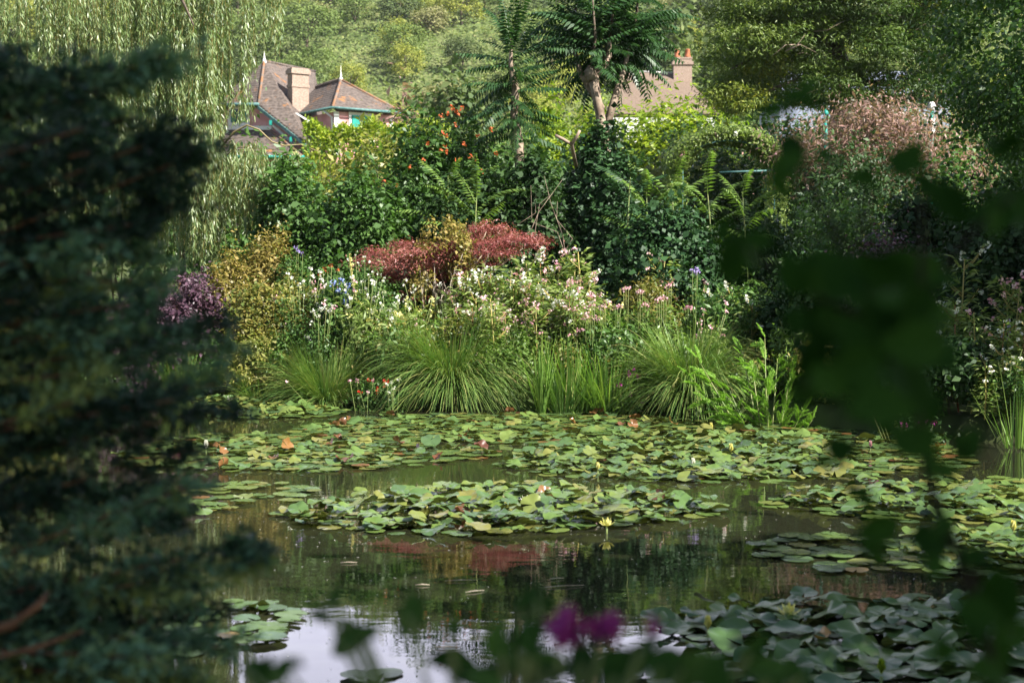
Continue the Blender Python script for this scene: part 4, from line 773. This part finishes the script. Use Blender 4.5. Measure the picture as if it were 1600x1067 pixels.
# ------------------------------------------------------------------ sedge clumps, iris, reeds
def sedge(name, label, px, ybase, d, n, L, mat='sedge', emin=15, emax=86, grav=1.5, wd=.008, brad=.12, squash=1., group=None):
    rng = RNG(); p = at(px, ybase, d); b = np.array((p[0], d, max(.02, gz(p[0], d)))); t = thing(name, label, 'grass clump', b, group)
    az = rng.uniform(0, 6.283, n); el = np.radians(emin + (emax - emin) * rng.random(n) ** .8); Ln = L * rng.uniform(.55, 1.08, n); k = 8; st = Ln / k
    el = el + rng.normal(0, .12, n); Ln = Ln * np.where(rng.random(n) < .3, rng.uniform(.4, .8, n), 1) * (1 + .18 * np.sin(az * 3 + px)); st = Ln / k
    v = np.stack([np.cos(az) * np.cos(el) * squash, np.sin(az) * np.cos(el), np.sin(el)], 1)
    pos = b + np.stack([np.cos(az), np.sin(az), 0 * az], 1) * (brad * np.sqrt(rng.random(n)))[:, None]; path = [pos]
    for i in range(k):
        pos = pos + v * st[:, None]; v = norm(v - UP * (grav * st * (.4 + i * .22) * rng.uniform(.7, 1.4, n) * np.cos(np.arcsin(np.clip(v[:, 2], -1, 1))).clip(.15))[:, None]); path.append(pos)
    path = np.stack(path, 1); path[:, :, 2] = np.maximum(path[:, :, 2], .012)
    side = norm(np.stack([-np.sin(az), np.cos(az), rng.normal(0, .3, n)], 1)); wid = wd * np.array([.8, 1, 1, .95, .9, .75, .6, .4, .12])[None] * rng.uniform(.7, 1.3, (n, 1))
    q, kk = stripquads(path, wid, side); addquads('blades', q, np.repeat(np.where(rng.random(n) < .08, rng.uniform(.85, 1, n), np.clip(rng.normal(.36, .22, n), 0, .85)), kk), M[mat], t); return t
sedge('sedge_clump', 'large arching sedge clump in sun at the water edge', 707, 625, 18.35, 5600, 1.18, emin=8, emax=68, grav=1.5, brad=.22)
sedge('sedge_clump', 'ragged light green sedge clump left of the red geraniums', 512, 612, 18.7, 3000, .95, emin=12, emax=76, grav=1.3, brad=.24)
sedge('sedge_clump', 'shaded blue green sedge clump beside the lime cypress', 1080, 632, 17.35, 4800, 1.10, emin=8, emax=68, grav=1.5, brad=.22)
sedge('iris_clump', 'upright iris blades among the balsams', 900, 632, 17.7, 240, .95, 'iris', 45, 88, .5, .02, .35)
sedge('iris_clump', 'green iris blades beside the magenta blooms', 950, 635, 17.55, 240, .9, 'iris', 40, 85, .7, .02, .3)
sedge('reed_clump', 'narrow clump of upright dark reeds standing in the water', 846, 640, 17.35, 80, .85, 'iris', 72, 89, .15, .018, .06)
sedge('iris_clump', 'yellow green grassy blades right of the reed clump', 880, 638, 17.5, 200, .7, 'sedge', 40, 85, .9, .014, .2)
sedge('grass_tuft', 'pale grass tuft under the purple barberry', 285, 560, 19.6, 500, .8, 'sedge', 40, 85, 1., .01, .2)
sedge('grass_tuft', 'dry straw coloured grass drooping at the left water edge', 405, 605, 19.2, 300, .6, 'sedge', 10, 60, 1.6, .01, .2)
sedge('reed_clump', 'few thin reeds standing in the water under the right bank flowers', 1590, 690, 13.9, 40, .7, 'iris', 60, 88, .7, .012, .2)
# lime feathery cypress
dL = 15.95; p = at(1180, 650, dL); t = thing('feathery_cypress', 'lime green feathery young swamp cypress leaning over the water', 'shrub', (p[0] + .15, dL, gz(p[0] + .15, dL))); rng = RNG(); m = MB(); base = np.array(t.location)
def plume(rng):
    n = 180; f = np.repeat(np.linspace(.05, 1, n // 2), 2); s = np.tile([-1, 1], n // 2); c = np.stack([f, f * 0, -.18 * f ** 2], 1)
    D = np.stack([np.full(n, .9), s * 1., rng.normal(0, .35, n)], 1); N = UP + rng.normal(size=(n, 3)) * .5
    return quadmesh('plume', leafquads(c, D, N, .17 * np.sin(np.pi * np.clip(.15 + f * .8, 0, 1)) +   .03, .028, .1, .05), rng.random(n))
PM = [plume(rng) for _ in range(4)]
for me in PM: me.materials.append(M['lime'])
for (bx, by, tx, ty, dd) in ((1185, 640, 1195, 528, .1), (1185, 650, 1090, 560, -.1), (1200, 650, 1235, 590, 0), (1185, 655, 1120, 590, .1), (1200, 650, 1160, 548, .3), (1205, 655, 1255, 640, -.3), (1190, 650, 1215, 560, .3), (1190, 655, 1140, 610, -.3), (1215, 655, 1270, 655, -.35), (1190, 655, 1230, 620, -.2), (1180, 652, 1110, 625, -.2), (1195, 655, 1200, 610, -.3), (1195, 650, 1175, 570, -.1), (1185, 655, 1085, 595, .15)):
    tip = at(tx, ty, dL + dd); mid = (base + tip) / 2 + UP * .06; pts = [base, mid, tip]; m.tube(pts, [.016, .011, .004], 5)
    dirv = tip - mid; az0 = math.atan2(dirv[1], dirv[0]); el0 = math.atan2(dirv[2], np.hypot(dirv[0], dirv[1]))
    for k in range(17):
        f = .25 + .75 * k / 16; o = link('plume', PM[k % 4], t); o.location = path_at(pts, f) - base; L = rng.uniform(.14, .30)
        o.rotation_euler = (rng.uniform(-.8, .8), -(el0 * .6 + rng.normal() * .4), az0 + (0 if k == 16 else rng.choice([-1, 1]) * rng.uniform(.2, 1.3))); o.scale = (L, L, L)
m.build('stem', M['stem_green'], t)
# ------------------------------------------------------------------ lily pads
def padmesh(rng, name, wave, cup, notch=.16, rings=4, seg=26):
    v = [(0, 0, 0)]; f = []; ph = rng.uniform(0, 6.28, 3)
    for r in range(1, rings + 1):
        q = r / rings
        for k in range(seg + 1):
            a = notch + (2 * math.pi - 2 * notch) * k / seg
            edge = 1 + .035 * math.sin(3 * a + ph[2]) + .02 * math.sin(7 * a + ph[0])
            z = q ** 2 * (wave * math.sin(2 * a + ph[0]) + wave * .5 * math.sin(5 * a + ph[1])) + cup * q ** 2 + .012 * math.sin(9 * a) * q
            v.append((math.cos(a) * q * edge, math.sin(a) * q * edge, z))
    for k in range(seg): f.append((0, 1 + k, 2 + k))
    for r in range(rings - 1):
        for k in range(seg): i = 1 + r * (seg + 1) + k; f.append((i, i + seg + 1, i + seg + 2, i + 1))
    return np.array(v), f
pr = RNG(); FLATV = [padmesh(pr, 'p', .015, .0) for _ in range(5)]; RAISV = [padmesh(pr, 'p', pr.uniform(.09, .2), pr.uniform(-.1, .16)) for _ in range(9)]; CURLV = [padmesh(pr, 'p', .28, .3) for _ in range(4)]
def mkpad(vf, mat, name='lily_pad'):
    me = bpy.data.meshes.new(name); me.from_pydata(vf[0].tolist(), [], vf[1]); me.shade_smooth(); me.update(); me.materials.append(mat); return me
PMESH = {'flat': [mkpad(v, M['pad']) for v in FLATV], 'raised': [mkpad(v, M['pad']) for v in RAISV], 'curl': [mkpad(v, M['pad_dead']) for v in CURLV], 'brown': [mkpad(v, M['pad_dead']) for v in FLATV]}
RAFT = [ # name, px outline, pad radius, raised share, brown share, density, height
    ('left', [(300, 625), (345, 610), (420, 612), (500, 628), (545, 645), (480, 655), (340, 652)], .16, .75, .0, 1.5, .14),
    ('bandfar', [(450, 676), (520, 655), (640, 650), (850, 645), (1000, 648), (1150, 652), (1200, 668), (1050, 680), (950, 688), (850, 697), (700, 690), (560, 690), (470, 688)], .14, .22, .10, 1.7, .03),
    ('bandleft', [(180, 715), (240, 692), (330, 680), (480, 682), (620, 690), (760, 702), (780, 712), (660, 728), (500, 738), (330, 736), (220, 730)], .15, .25, .12, 1.6, .03),
    ('sunny', [(765, 728), (830, 705), (960, 690), (1080, 675), (1200, 665), (1330, 672), (1340, 730), (1350, 745), (1200, 755), (1000, 752), (860, 745)], .15, .68, .03, 1.7, .12),
    ('sunnytail', [(1340, 680), (1420, 672), (1530, 720), (1500, 735), (1420, 740), (1350, 745)], .14, .2, .05, 1.1, .02),
    ('rightedge', [(1390, 678), (1440, 672), (1500, 680), (1440, 690)], .13, .2, 0, .9, .02),
    ('middle', [(435, 805), (520, 785), (640, 772), (760, 765), (900, 768), (1040, 775), (1140, 790), (1130, 803), (1020, 818), (900, 828), (760, 838), (600, 835), (480, 822)], .155, .85, .03, 1.8, .16),
    ('smallleft', [(240, 790), (310, 755), (400, 752), (505, 762), (480, 780), (400, 790), (320, 805)], .15, .12, .1, .8, .02),
    ('rightraised', [(1200, 790), (1230, 775), (1330, 762), (1450, 755), (1650, 745), (1700, 800), (1600, 818), (1400, 815), (1250, 802)], .15, .55, .02, 1.5, .13),
    ('rightflat', [(1175, 855), (1230, 838), (1340, 835), (1440, 850), (1500, 880), (1500, 912), (1400, 900), (1260, 905), (1290, 885), (1200, 872)], .15, .05, .03, 1.05, .01),
    ('rightlow', [(1400, 850), (1500, 825), (1700, 820), (1700, 910), (1560, 915), (1450, 885)], .14, .65, .02, 1.5, .10),
    ('near', [(1010, 985), (1080, 955), (1180, 942), (1330, 938), (1450, 935), (1700, 940), (1760, 1120), (1250, 1130), (1150, 1060), (1080, 1020)], .135, .6, .03, 1.75, .07),
    ('neardark', [(940, 1060), (1030, 1035), (1120, 1060), (1140, 1110), (950, 1110)], .12, .1, .03, 1.0, .01),
    ('nearleft', [(220, 1010), (300, 955), (370, 940), (450, 950), (490, 962), (450, 985), (420, 1005), (300, 1025)], .125, .06, .05, 1.1, .01),
    ('loose', [(528, 1058), (560, 1046), (615, 1046), (615, 1056), (560, 1064)], .12, 0, 0, 2.2, .005),
]
def inpoly(x, y, poly):
    c = False; j = len(poly) - 1
    for i in range(len(poly)):
        xi, yi = poly[i]; xj, yj = poly[j]
        if (yi > y) != (yj > y) and x < (xj - xi) * (y - yi) / (yj - yi) + xi: c = not c
        j = i
    return c
RL = {'left': 'the far left raft by the sedge', 'bandfar': 'the long flat raft below the flower bank', 'bandleft': 'the flat brownish raft left of the large sunny raft', 'sunny': 'the large sunny raft right of centre', 'sunnytail': 'the tail of the sunny raft', 'rightedge': 'the strip under the right bank', 'middle': 'the raised raft in the middle of the pond', 'smallleft': 'the small raft beside the blue green conifer', 'rightraised': 'the raised raft at the right edge', 'rightflat': 'the flat pale raft before the right edge raft', 'rightlow': 'the lower crowded raft at the right edge', 'near': 'the nearest shaded raft at lower right', 'neardark': 'the dark nearest patch under the magenta flower', 'nearleft': 'the loose raft at lower left beside sky reflection', 'loose': 'the open reflection of sky at lower centre'}
allp = []; rng = RNG()
for nm, poly, rad, rs, bs, dens, hgt in RAFT:
    rad *= .74 if nm == 'near' else .60; hgt *= .7; dens *= .84 if nm in ('bandfar', 'bandleft', 'sunny') else 1.02
    wp = [tuple(atw(a, b)[:2]) for a, b in poly]; xs_ = [q[0] for q in wp]; ys_ = [q[1] for q in wp]
    ar = abs(sum(wp[i][0] * wp[i - 1][1] - wp[i - 1][0] * wp[i][1] for i in range(len(wp)))) / 2
    want = int(ar / (math.pi * rad * rad * .8) * dens); pts = []; tr_ = 0
    while len(pts) < want and tr_ < want * 40:
        tr_ += 1; x, y = rng.uniform(min(xs_), max(xs_)), rng.uniform(min(ys_), max(ys_))
        if not inpoly(x, y, wp): continue
        if any((x - a) ** 2 + (y - b) ** 2 < (rad * .62) ** 2 for a, b in pts): continue
        pts.append((x, y))
    cx, cy = np.mean(xs_), np.mean(ys_)
    for i, (x, y) in enumerate(pts):
        # margin: pads at the rim lie flat
        e = min(1, 1.25 - math.hypot((x - cx) / (max(xs_) - min(xs_)) * 2, (y - cy) / (max(ys_) - min(ys_)) * 2))
        u = rng.random(); bs_ = bs * .55; kind = 'brown' if u < bs_ * .6 else 'curl' if u < bs_ else ('raised' if rng.random() < rs * np.clip(e * 1.9, .15, 1.15) else 'flat')
        r = rad * rng.uniform(.62, 1.12); z = .006 + .0035 * (i % 7)
        tx = ty = 0.
        if kind == 'raised': z += hgt * np.clip(e * 1.5, .1, 1) * rng.uniform(.05, 1) ** 1.5; tx, ty = rng.normal(0.03, .17), rng.normal(0, .2)
        elif kind == 'curl': z += .02; r *= .8; tx, ty = rng.normal(0, .4), rng.normal(0, .35)
        else: tx, ty = rng.normal(0, .018), rng.normal(0, .018)
        if kind in ('raised', 'curl'): z = max(z, r * abs(math.sin(tx)) * .7 + r * abs(math.sin(ty)) * .4 + .02)
        allp.append((y, nm, kind, x, y, z, r, tx, ty, rng.uniform(0, 6.28)))
allp.sort(key=lambda q: q[0])
KIND = {'flat': 'flat green lily pad in ', 'raised': 'wavy raised green lily pad in ', 'curl': 'curled brown lily pad in ', 'brown': 'flat yellow brown lily pad in '}
inview = lambda q: abs(q[3]) < q[4] * .37
near_ = [q for q in allp if inview(q)][:290]; ids = {id(q) for q in near_}; rest = [q for q in allp if id(q) not in ids]
for q in near_:
    _, nm, kind, x, y, z, r, tx, ty, rz = q; o = link('lily_pad', PMESH[kind][int(rng.integers(len(PMESH[kind])))])
    o.location = (x, y, z); o.scale = (r, r, r); o.rotation_euler = (tx, ty, rz); tag(o, KIND[kind] + RL[nm], 'lily pad', kind + ' pads of ' + RL[nm])
VS, FS, TS, BS, nv = [], [], [], [], 0
for q in rest:
    _, nm, kind, x, y, z, r, tx, ty, rz = q; vf = {'flat': FLATV, 'raised': RAISV, 'curl': CURLV, 'brown': FLATV}[kind]; v, f = vf[int(rng.integers(len(vf)))]
    Mx = np.array(Euler((tx, ty, rz)).to_matrix()); VS.append((v * r) @ Mx.T + (x, y, z)); FS += [tuple(i + nv for i in ff) for ff in f]; nv += len(v); TS.append(np.full(len(v), rng.random())); BS += [1 if kind in ('curl', 'brown') else 0] * len(f)
me = bpy.data.meshes.new('lily_pads'); me.from_pydata(np.concatenate(VS).tolist(), [], FS); me.shade_smooth(); a = me.attributes.new('tint', 'FLOAT', 'POINT'); a.data.foreach_set('value', np.concatenate(TS).astype(np.float32))
me.materials.append(M['pad_tint']); me.materials.append(M['pad_brown']); me.polygons.foreach_set('material_index', np.array(BS, np.int32)); me.update()
tag(link('lily_pads', me), 'rafts of smaller lily pads on the far half of the pond', 'lily pads', kind='stuff')
# lily flowers and buds
def lily(px, py, lab, petal, s, closed):
    p = atw(px, py, .05); t = thing('water_lily_flower', lab, 'flower', (p[0], p[1], 0.0)); rng = RNG(); m = MB(); m.tube([(p[0], p[1], -.05), (p[0], p[1], .046)], [.007, .007], 5); m.build('stem', M['stem_green'], t)
    n = 14; a = np.arange(n) * 2.4; el = np.where(np.arange(n) < 7, R(78 if closed else 28), R(84 if closed else 60)); D = np.stack([np.cos(a) * np.cos(el), np.sin(a) * np.cos(el), np.sin(el)], 1); N = np.stack([-np.cos(a) * np.sin(el), -np.sin(a) * np.sin(el), np.cos(el)], 1)
    addquads('petals', leafquads(np.array(p) + D * .006, D, N, s, s * .42, -.05, -.15), rng.random(n), M[petal], t)
for a in ((1232, 962, 'open pale yellow water lily on the nearest shaded raft', 'petal_yellow', .07, 0), (1106, 985, 'upright closed yellow bud at the left of the nearest raft', 'petal_yellow', .07, 1), (1377, 1055, 'closed green bud at the bottom of the nearest raft', 'hedge', .07, 1), (1111, 672, 'yellow bud on the far edge of the sunny raft', 'petal_yellow', .08, 1), (1142, 708, 'yellow bud in the middle of the sunny raft', 'petal_yellow', .09, 1), (1083, 730, 'cream water lily low on the sunny raft', 'petal_white', .08, 1), (934, 735, 'cream bud left on the sunny raft', 'petal_yellow', .07, 1), (1400, 672, 'yellow bud under the right bank shrubs', 'petal_yellow', .1, 1), (665, 806, 'cream lily in the middle raft, left of its centre', 'petal_yellow', .07, 0), (822, 786, 'cream lily in the middle raft near its centre', 'petal_white', .06, 0), (948, 822, 'yellow lily at the front rim of the middle raft', 'petal_yellow', .06, 0), (1583, 832, 'yellow bud on the lower raft at the right edge', 'petal_yellow', .08, 1), (1360, 700, 'pale pink bud on the tail of the sunny raft', 'petal_pink', .07, 1), (278, 718, 'pink water lily on the brownish left raft', 'petal_pink', .09, 0), (322, 702, 'white bud on the brownish left raft', 'petal_white', .09, 1), (355, 628, 'white water lily among the far left pads', 'petal_white', .1, 0)): lily(*a)
# floating straws
rng = RNG()
for i, (px, py, ln, an, lab) in enumerate(((882, 917, .11, .25, 'long floating straw on open water right of centre'), (720, 908, .09, .12, 'floating straw on open water at centre'), (660, 915, .04, .1, 'short floating straw left of centre'), (742, 925, .05, .5, 'small floating leaf scrap at centre'), (870, 905, .04, .3, 'tiny floating scrap beside the long straw'), (545, 880, .05, .05, 'floating straw left of the middle raft'), (700, 1012, .06, .05, 'faint floating straw on the sky reflection'))):
    p = atw(px, py); MB().tube([(p[0] - ln, p[1] - an * ln, .006), (p[0], p[1], .009), (p[0] + ln, p[1] + an * ln, .006)], [.002, .0028, .0015], 5).build('floating_straw', M['deadwood']); tag(bpy.data.objects[-1] if False else C.objects[-1], lab, 'straw')
n = 420; x = rng.uniform(-2.6, 3.2, n); y = rng.uniform(5.6, 11, n); P = np.stack([x, y, np.full(n, .004)], 1); a = rng.uniform(0, 6.28, n); D = np.stack([np.cos(a), np.sin(a), 0 * a], 1)
tag(addquads('floating_specks', leafquads(P, D, np.broadcast_to(UP, (n, 3)), rng.uniform(.006, .022, n), .008, 0, 0), rng.random(n), M['petal_white']), 'tiny pale petals and specks floating on the open water', 'specks', kind='stuff')
# ------------------------------------------------------------------ foreground conifer
rng = RNG(); jb = np.array((-1.75, 3.0, gz(-1.75, 3.0))); jun = thing('blue_green_conifer', 'dense dark blue green conifer in the left foreground', 'tree', jb)
MB().tube([jb - UP * .3, (-1.72, 3.0, 1.2), (-1.7, 3.0, 2.2), (-1.68, 3., 3.)], [.09, .075, .06, .04], 9).build('trunk', M['bark_red'], jun)
JX = [(75, 30), (88, 262), (108, 285), (128, 190), (160, 140), (200, 300), (235, 330), (275, 322), (320, 285), (350, 225), (400, 238), (440, 262), (470, 235), (505, 345), (545, 368), (600, 345), (640, 350), (700, 312), (750, 330), (800, 290), (850, 412), (875, 405), (920, 310), (960, 330), (1010, 350), (1067, 340), (1120, 330)]
VV, TT = [], []; bm_ = MB()
def jbranch(tx, ty, d, dense):
    tip = at(tx, ty, d); st = np.array((-1.72, 3.0, tip[2] - rng.uniform(.05, .35) * (tip[0] + 1.75))); mid = st * .45 + tip * .55 + UP * rng.uniform(-.02, .08) + rng.normal(size=3) * .03
    pts = [st, mid, tip]; bm_.tube(pts, [.007, .005, .002], 5); ln = np.linalg.norm(tip - st); nt_ = int(ln * 34 * dense)
    bt_ = rng.choice([.15, .35, .66, .9], p=[.30, .30, .28, .12])
    for k in range(nt_):
        f = 1 - .75 * rng.random() ** 1.4; w_ = .018 + .07 * (1 - f); c = path_at(pts, f) + rng.normal(size=3) * (w_, w_ * 1.3, w_ * .6)
        ax = norm(np.array((.7, rng.normal() * .6, rng.normal(0.1, .4)))); nn = 17
        g_ = rng.random(nn); P = c + ax * (g_[:, None] - .5) * .07 + rng.normal(size=(nn, 3)) * .006; D = ax + rng.normal(size=(nn, 3)) * .55; N = norm(rng.normal(size=(nn, 3)) + UP * .8)
        VV.append(leafquads(P, D, N, rng.uniform(.018, .036, nn), rng.uniform(.006, .011, nn), .08)); TT.append(np.clip(bt_ + rng.normal(0, .1, nn) + rng.normal() * .08, 0, 1))
yy = [q[0] for q in JX]; xx = [q[1] for q in JX]
for y_, x_ in JX: jbranch(x_ - 8, y_, rng.uniform(2.65, 2.95), 1.7)
for k in range(92):
    y_ = rng.uniform(90, 1110); xr = np.interp(y_, yy, xx); x_ = xr * rng.uniform(.1, .95); 
    if y_ < 175 and x_ > 30 + (y_ - 90) * 1.1: continue
    jbranch(x_, y_, rng.uniform(2.5, 3.5), 1.25)
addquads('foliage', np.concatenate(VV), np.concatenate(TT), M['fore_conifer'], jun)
bm_.tube([at(-60, 1000, 2.5), at(20, 975, 2.5), at(60, 945, 2.52), at(75, 925, 2.6)], [.010, .009, .007, .004], 7); bm_.tube([at(-60, 1040, 2.5), at(60, 1010, 2.5), at(130, 985, 2.6)], [.006, .005, .003], 6)
bm_.build('branch', M['bark_red'], jun)
# ------------------------------------------------------------------ foreground leafy shrub (right) and flowering plant (bottom)
def bigleaves(rng, items, dfun, elong=1.5):
    """real leaf outline (pointed oval, folded on the midrib), as quads"""
    V, T = [], []
    for (px, py, s) in items:
        d = dfun(); c = at(px, py, d); L = s * d / FPX * 1.15; W = L / elong; ax = norm(np.array((rng.normal(), rng.normal() * .4, rng.normal() * .8))); nrm = norm(np.array((rng.normal() * .35, -1, .5 + rng.normal() * .4))); S = norm(np.cross(ax, nrm)); nrm = np.cross(S, ax)
        f = np.linspace(0, 1, 9); w_ = W * .5 * np.sin(np.pi * f ** .8) ** .8; mid = c + ax * (f[:, None] - .5) * L - nrm * (.25 * L * (f[:, None] - .4) ** 2); ti = rng.random()
        for sgn in (-1, 1):
            ed = mid + S * (w_ * sgn)[:, None] + nrm * (w_ * .25)[:, None]
            for i in range(8): V.append([mid[i], mid[i + 1], ed[i + 1], ed[i]]); T.append(ti)
    return np.array(V), np.array(T)
rng = RNG(); sb = np.array((.42, 1.25, gz(.42, 1.25))); t = thing('leafy_shrub', 'dark leafy twig silhouette close to the viewer at right', 'shrub', sb)
blobs = [(1240, 150, 62), (1205, 178, 55), (1255, 140, 50), (1232, 225, 55), (1236, 262, 62), (1225, 292, 66), (1240, 250, 50), (1300, 258, 62), (1422, 250, 80), (1445, 292, 80), (1352, 285, 66), (1405, 265, 60), (1125, 350, 55), (1135, 400, 95), (1180, 400, 70), (1165, 375, 60), (1235, 420, 90), (1270, 415, 110), (1330, 440, 120), (1390, 420, 100), (1430, 425, 120), (1480, 320, 110), (1570, 230, 110), (1590, 330, 120), (1545, 350, 100), (1300, 500, 130), (1370, 510, 140), (1440, 490, 130), (1245, 500, 90), (1330, 570, 140), (1410, 590, 120), (1270, 560, 90), (1255, 600, 90), (1310, 705, 80), (1285, 720, 50), (1430, 690, 110), (1450, 640, 90), (1455, 730, 80), (1340, 770, 60), (1360, 790, 50), (1385, 825, 80), (1372, 862, 60), (1450, 840, 90), (1470, 815, 60), (1530, 870, 70), (1560, 930, 110), (1520, 960, 100), (1580, 990, 110), (1480, 1010, 70), (1550, 1050, 110), (1190, 380, 70), (1290, 450, 100), (1480, 440, 90), (1380, 460, 120), (1340, 520, 130), (1420, 540, 120), (1300, 600, 100), (1380, 640, 110), (1480, 560, 80), (1460, 880, 60), (1510, 690, 80), (1320, 640, 80)]
blobs = [(a + rng.normal() * 6, b + rng.normal() * 6, s * rng.uniform(.48, .86)) for a, b, s in blobs for _ in range(2)]
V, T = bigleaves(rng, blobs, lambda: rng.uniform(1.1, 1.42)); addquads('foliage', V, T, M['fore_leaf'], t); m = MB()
dS = 1.27
for pts in ([(1560, 1150), (1540, 1000), (1500, 870), (1452, 760), (1432, 640), (1400, 520), (1340, 430), (1265, 290), (1230, 190), (1242, 140)], [(1432, 640), (1440, 480), (1440, 300), (1425, 240)], [(1400, 520), (1290, 470), (1180, 400), (1120, 350)], [(1440, 690), (1340, 700), (1285, 720)], [(1470, 800), (1400, 800), (1370, 860)], [(1440, 480), (1520, 360), (1590, 300)], [(1400, 560), (1320, 570), (1250, 600)], [(1520, 920), (1545, 850), (1530, 860)], [(1340, 430), (1350, 340), (1355, 290)]):
    q = [at(a, b, dS) for a, b in pts]; m.tube(q, np.linspace(.007 if len(pts) > 5 else .0035, .0016, len(q)), 6)
m.tube([sb - UP * .1, at(1560, 1150, dS)], [.011, .009], 6); m.build('stem', M['twig'], t)
rng = RNG(); fb = np.array((.06, 1.3, gz(.06, 1.3))); t = thing('magenta_flower_plant', 'magenta flowered plant with broad leaves close to the viewer', 'flowers', fb)
bl = [(560, 982, 60), (525, 940, 50), (545, 1000, 50), (700, 1035, 60), (735, 1045, 80), (785, 1005, 95), (825, 1000, 70), (700, 975, 40), (850, 1045, 90), (910, 1035, 80), (770, 1060, 80), (960, 1055, 90), (1035, 1035, 70), (1065, 1045, 80), (1130, 1055, 90), (1200, 1060, 80), (1250, 1055, 60), (430, 1048, 48), (445, 1036, 40), (408, 1062, 44), (395, 1050, 36), (548, 968, 44), (510, 948, 34), (575, 996, 36), (640, 960, 60), (840, 935, 55), (815, 945, 40), (1170, 1020, 60), (1000, 1010, 60)]
V, T = bigleaves(rng, [(a + rng.normal() * 8, b + rng.normal() * 8, s * rng.uniform(.7, 1.15)) for a, b, s in bl for _ in range(2)], lambda: rng.uniform(1.2, 1.45), 2.0); M['fore_leaf2'] = leafmat('near_leaf_green', [(.014, .04, .008), (.024, .062, .012), (.05, .10, .024)], .2, .7, .08); addquads('foliage', V, T, M['fore_leaf2'], t)
m = MB()
for a, b, s in bl + [(880, 985, 1), (945, 985, 1), (1015, 980, 1)]: e = at(a, b + 4, 1.3); r_ = at(800 + (a - 800) * .55, 1250, 1.3); m.tube([r_, (r_ + e) / 2 + (0, .02, -.01), e], [.004, .003, .002], 5)
for k in range(6): m.tube([fb + rng.normal(size=3) * (.05, .03, 0), at(620 + k * 90, 1250, 1.3)], [.006, .004], 5)
m.build('stem', M['stem_green'], t)
for a, b, s in ((870, 985, 38), (890, 1000, 30), (885, 960, 30), (935, 980, 36), (960, 990, 34), (955, 970, 28), (1018, 980, 26), (905, 985, 30)):
    c = at(a, b, 1.3); petals('flower', rng, [c], s * 1.3 / FPX * .9, 'petal_magenta', t, 12, s * 1.3 / FPX * .55)
# ------------------------------------------------------------------ trees round the viewpoint whose shade falls on the near water and the right bank
for i, (x, y, rr, zc, lab) in enumerate(((5.3, -2.2, 3.4, 8.0, 'tall leafy tree behind the viewpoint shading the near plants'), (7.6, 1.9, 2.6, 6.6, 'tall leafy tree right of the viewpoint shading the nearest raft'), (10.6, 13.2, 2.2, 6.0, 'leafy tree beyond the right edge shading the right bank'))):
    b = np.array((x, y, gz(x, y))); tree('shade_tree', lab, b, [b + UP * zc * .5, b + UP * zc], [.25, .2, .12], b + UP * zc, (rr, rr, rr * .95), (7000, 4600, 3200)[i], 'lush', .42, .26, clumps=70, spread=.2, inner=.4, low=-.9)
# ------------------------------------------------------------------ the thin summer haze in front of the hill
hm, n, l = newmat('haze_air'); o = n.new('ShaderNodeOutputMaterial'); v = n.new('ShaderNodeVolumePrincipled'); l(v.outputs[0], o.inputs['Volume'])
v.inputs['Color'].default_value = (.93, .96, 1, 1); v.inputs['Density'].default_value = .00014; v.inputs['Anisotropy'].default_value = .2
tag(MB().box((0, 320, 59), (1300, 780, 124)).build('haze', hm, None, False), 'thin pale summer haze before the hill', 'haze', kind='stuff')
print('objects', len(C.objects))
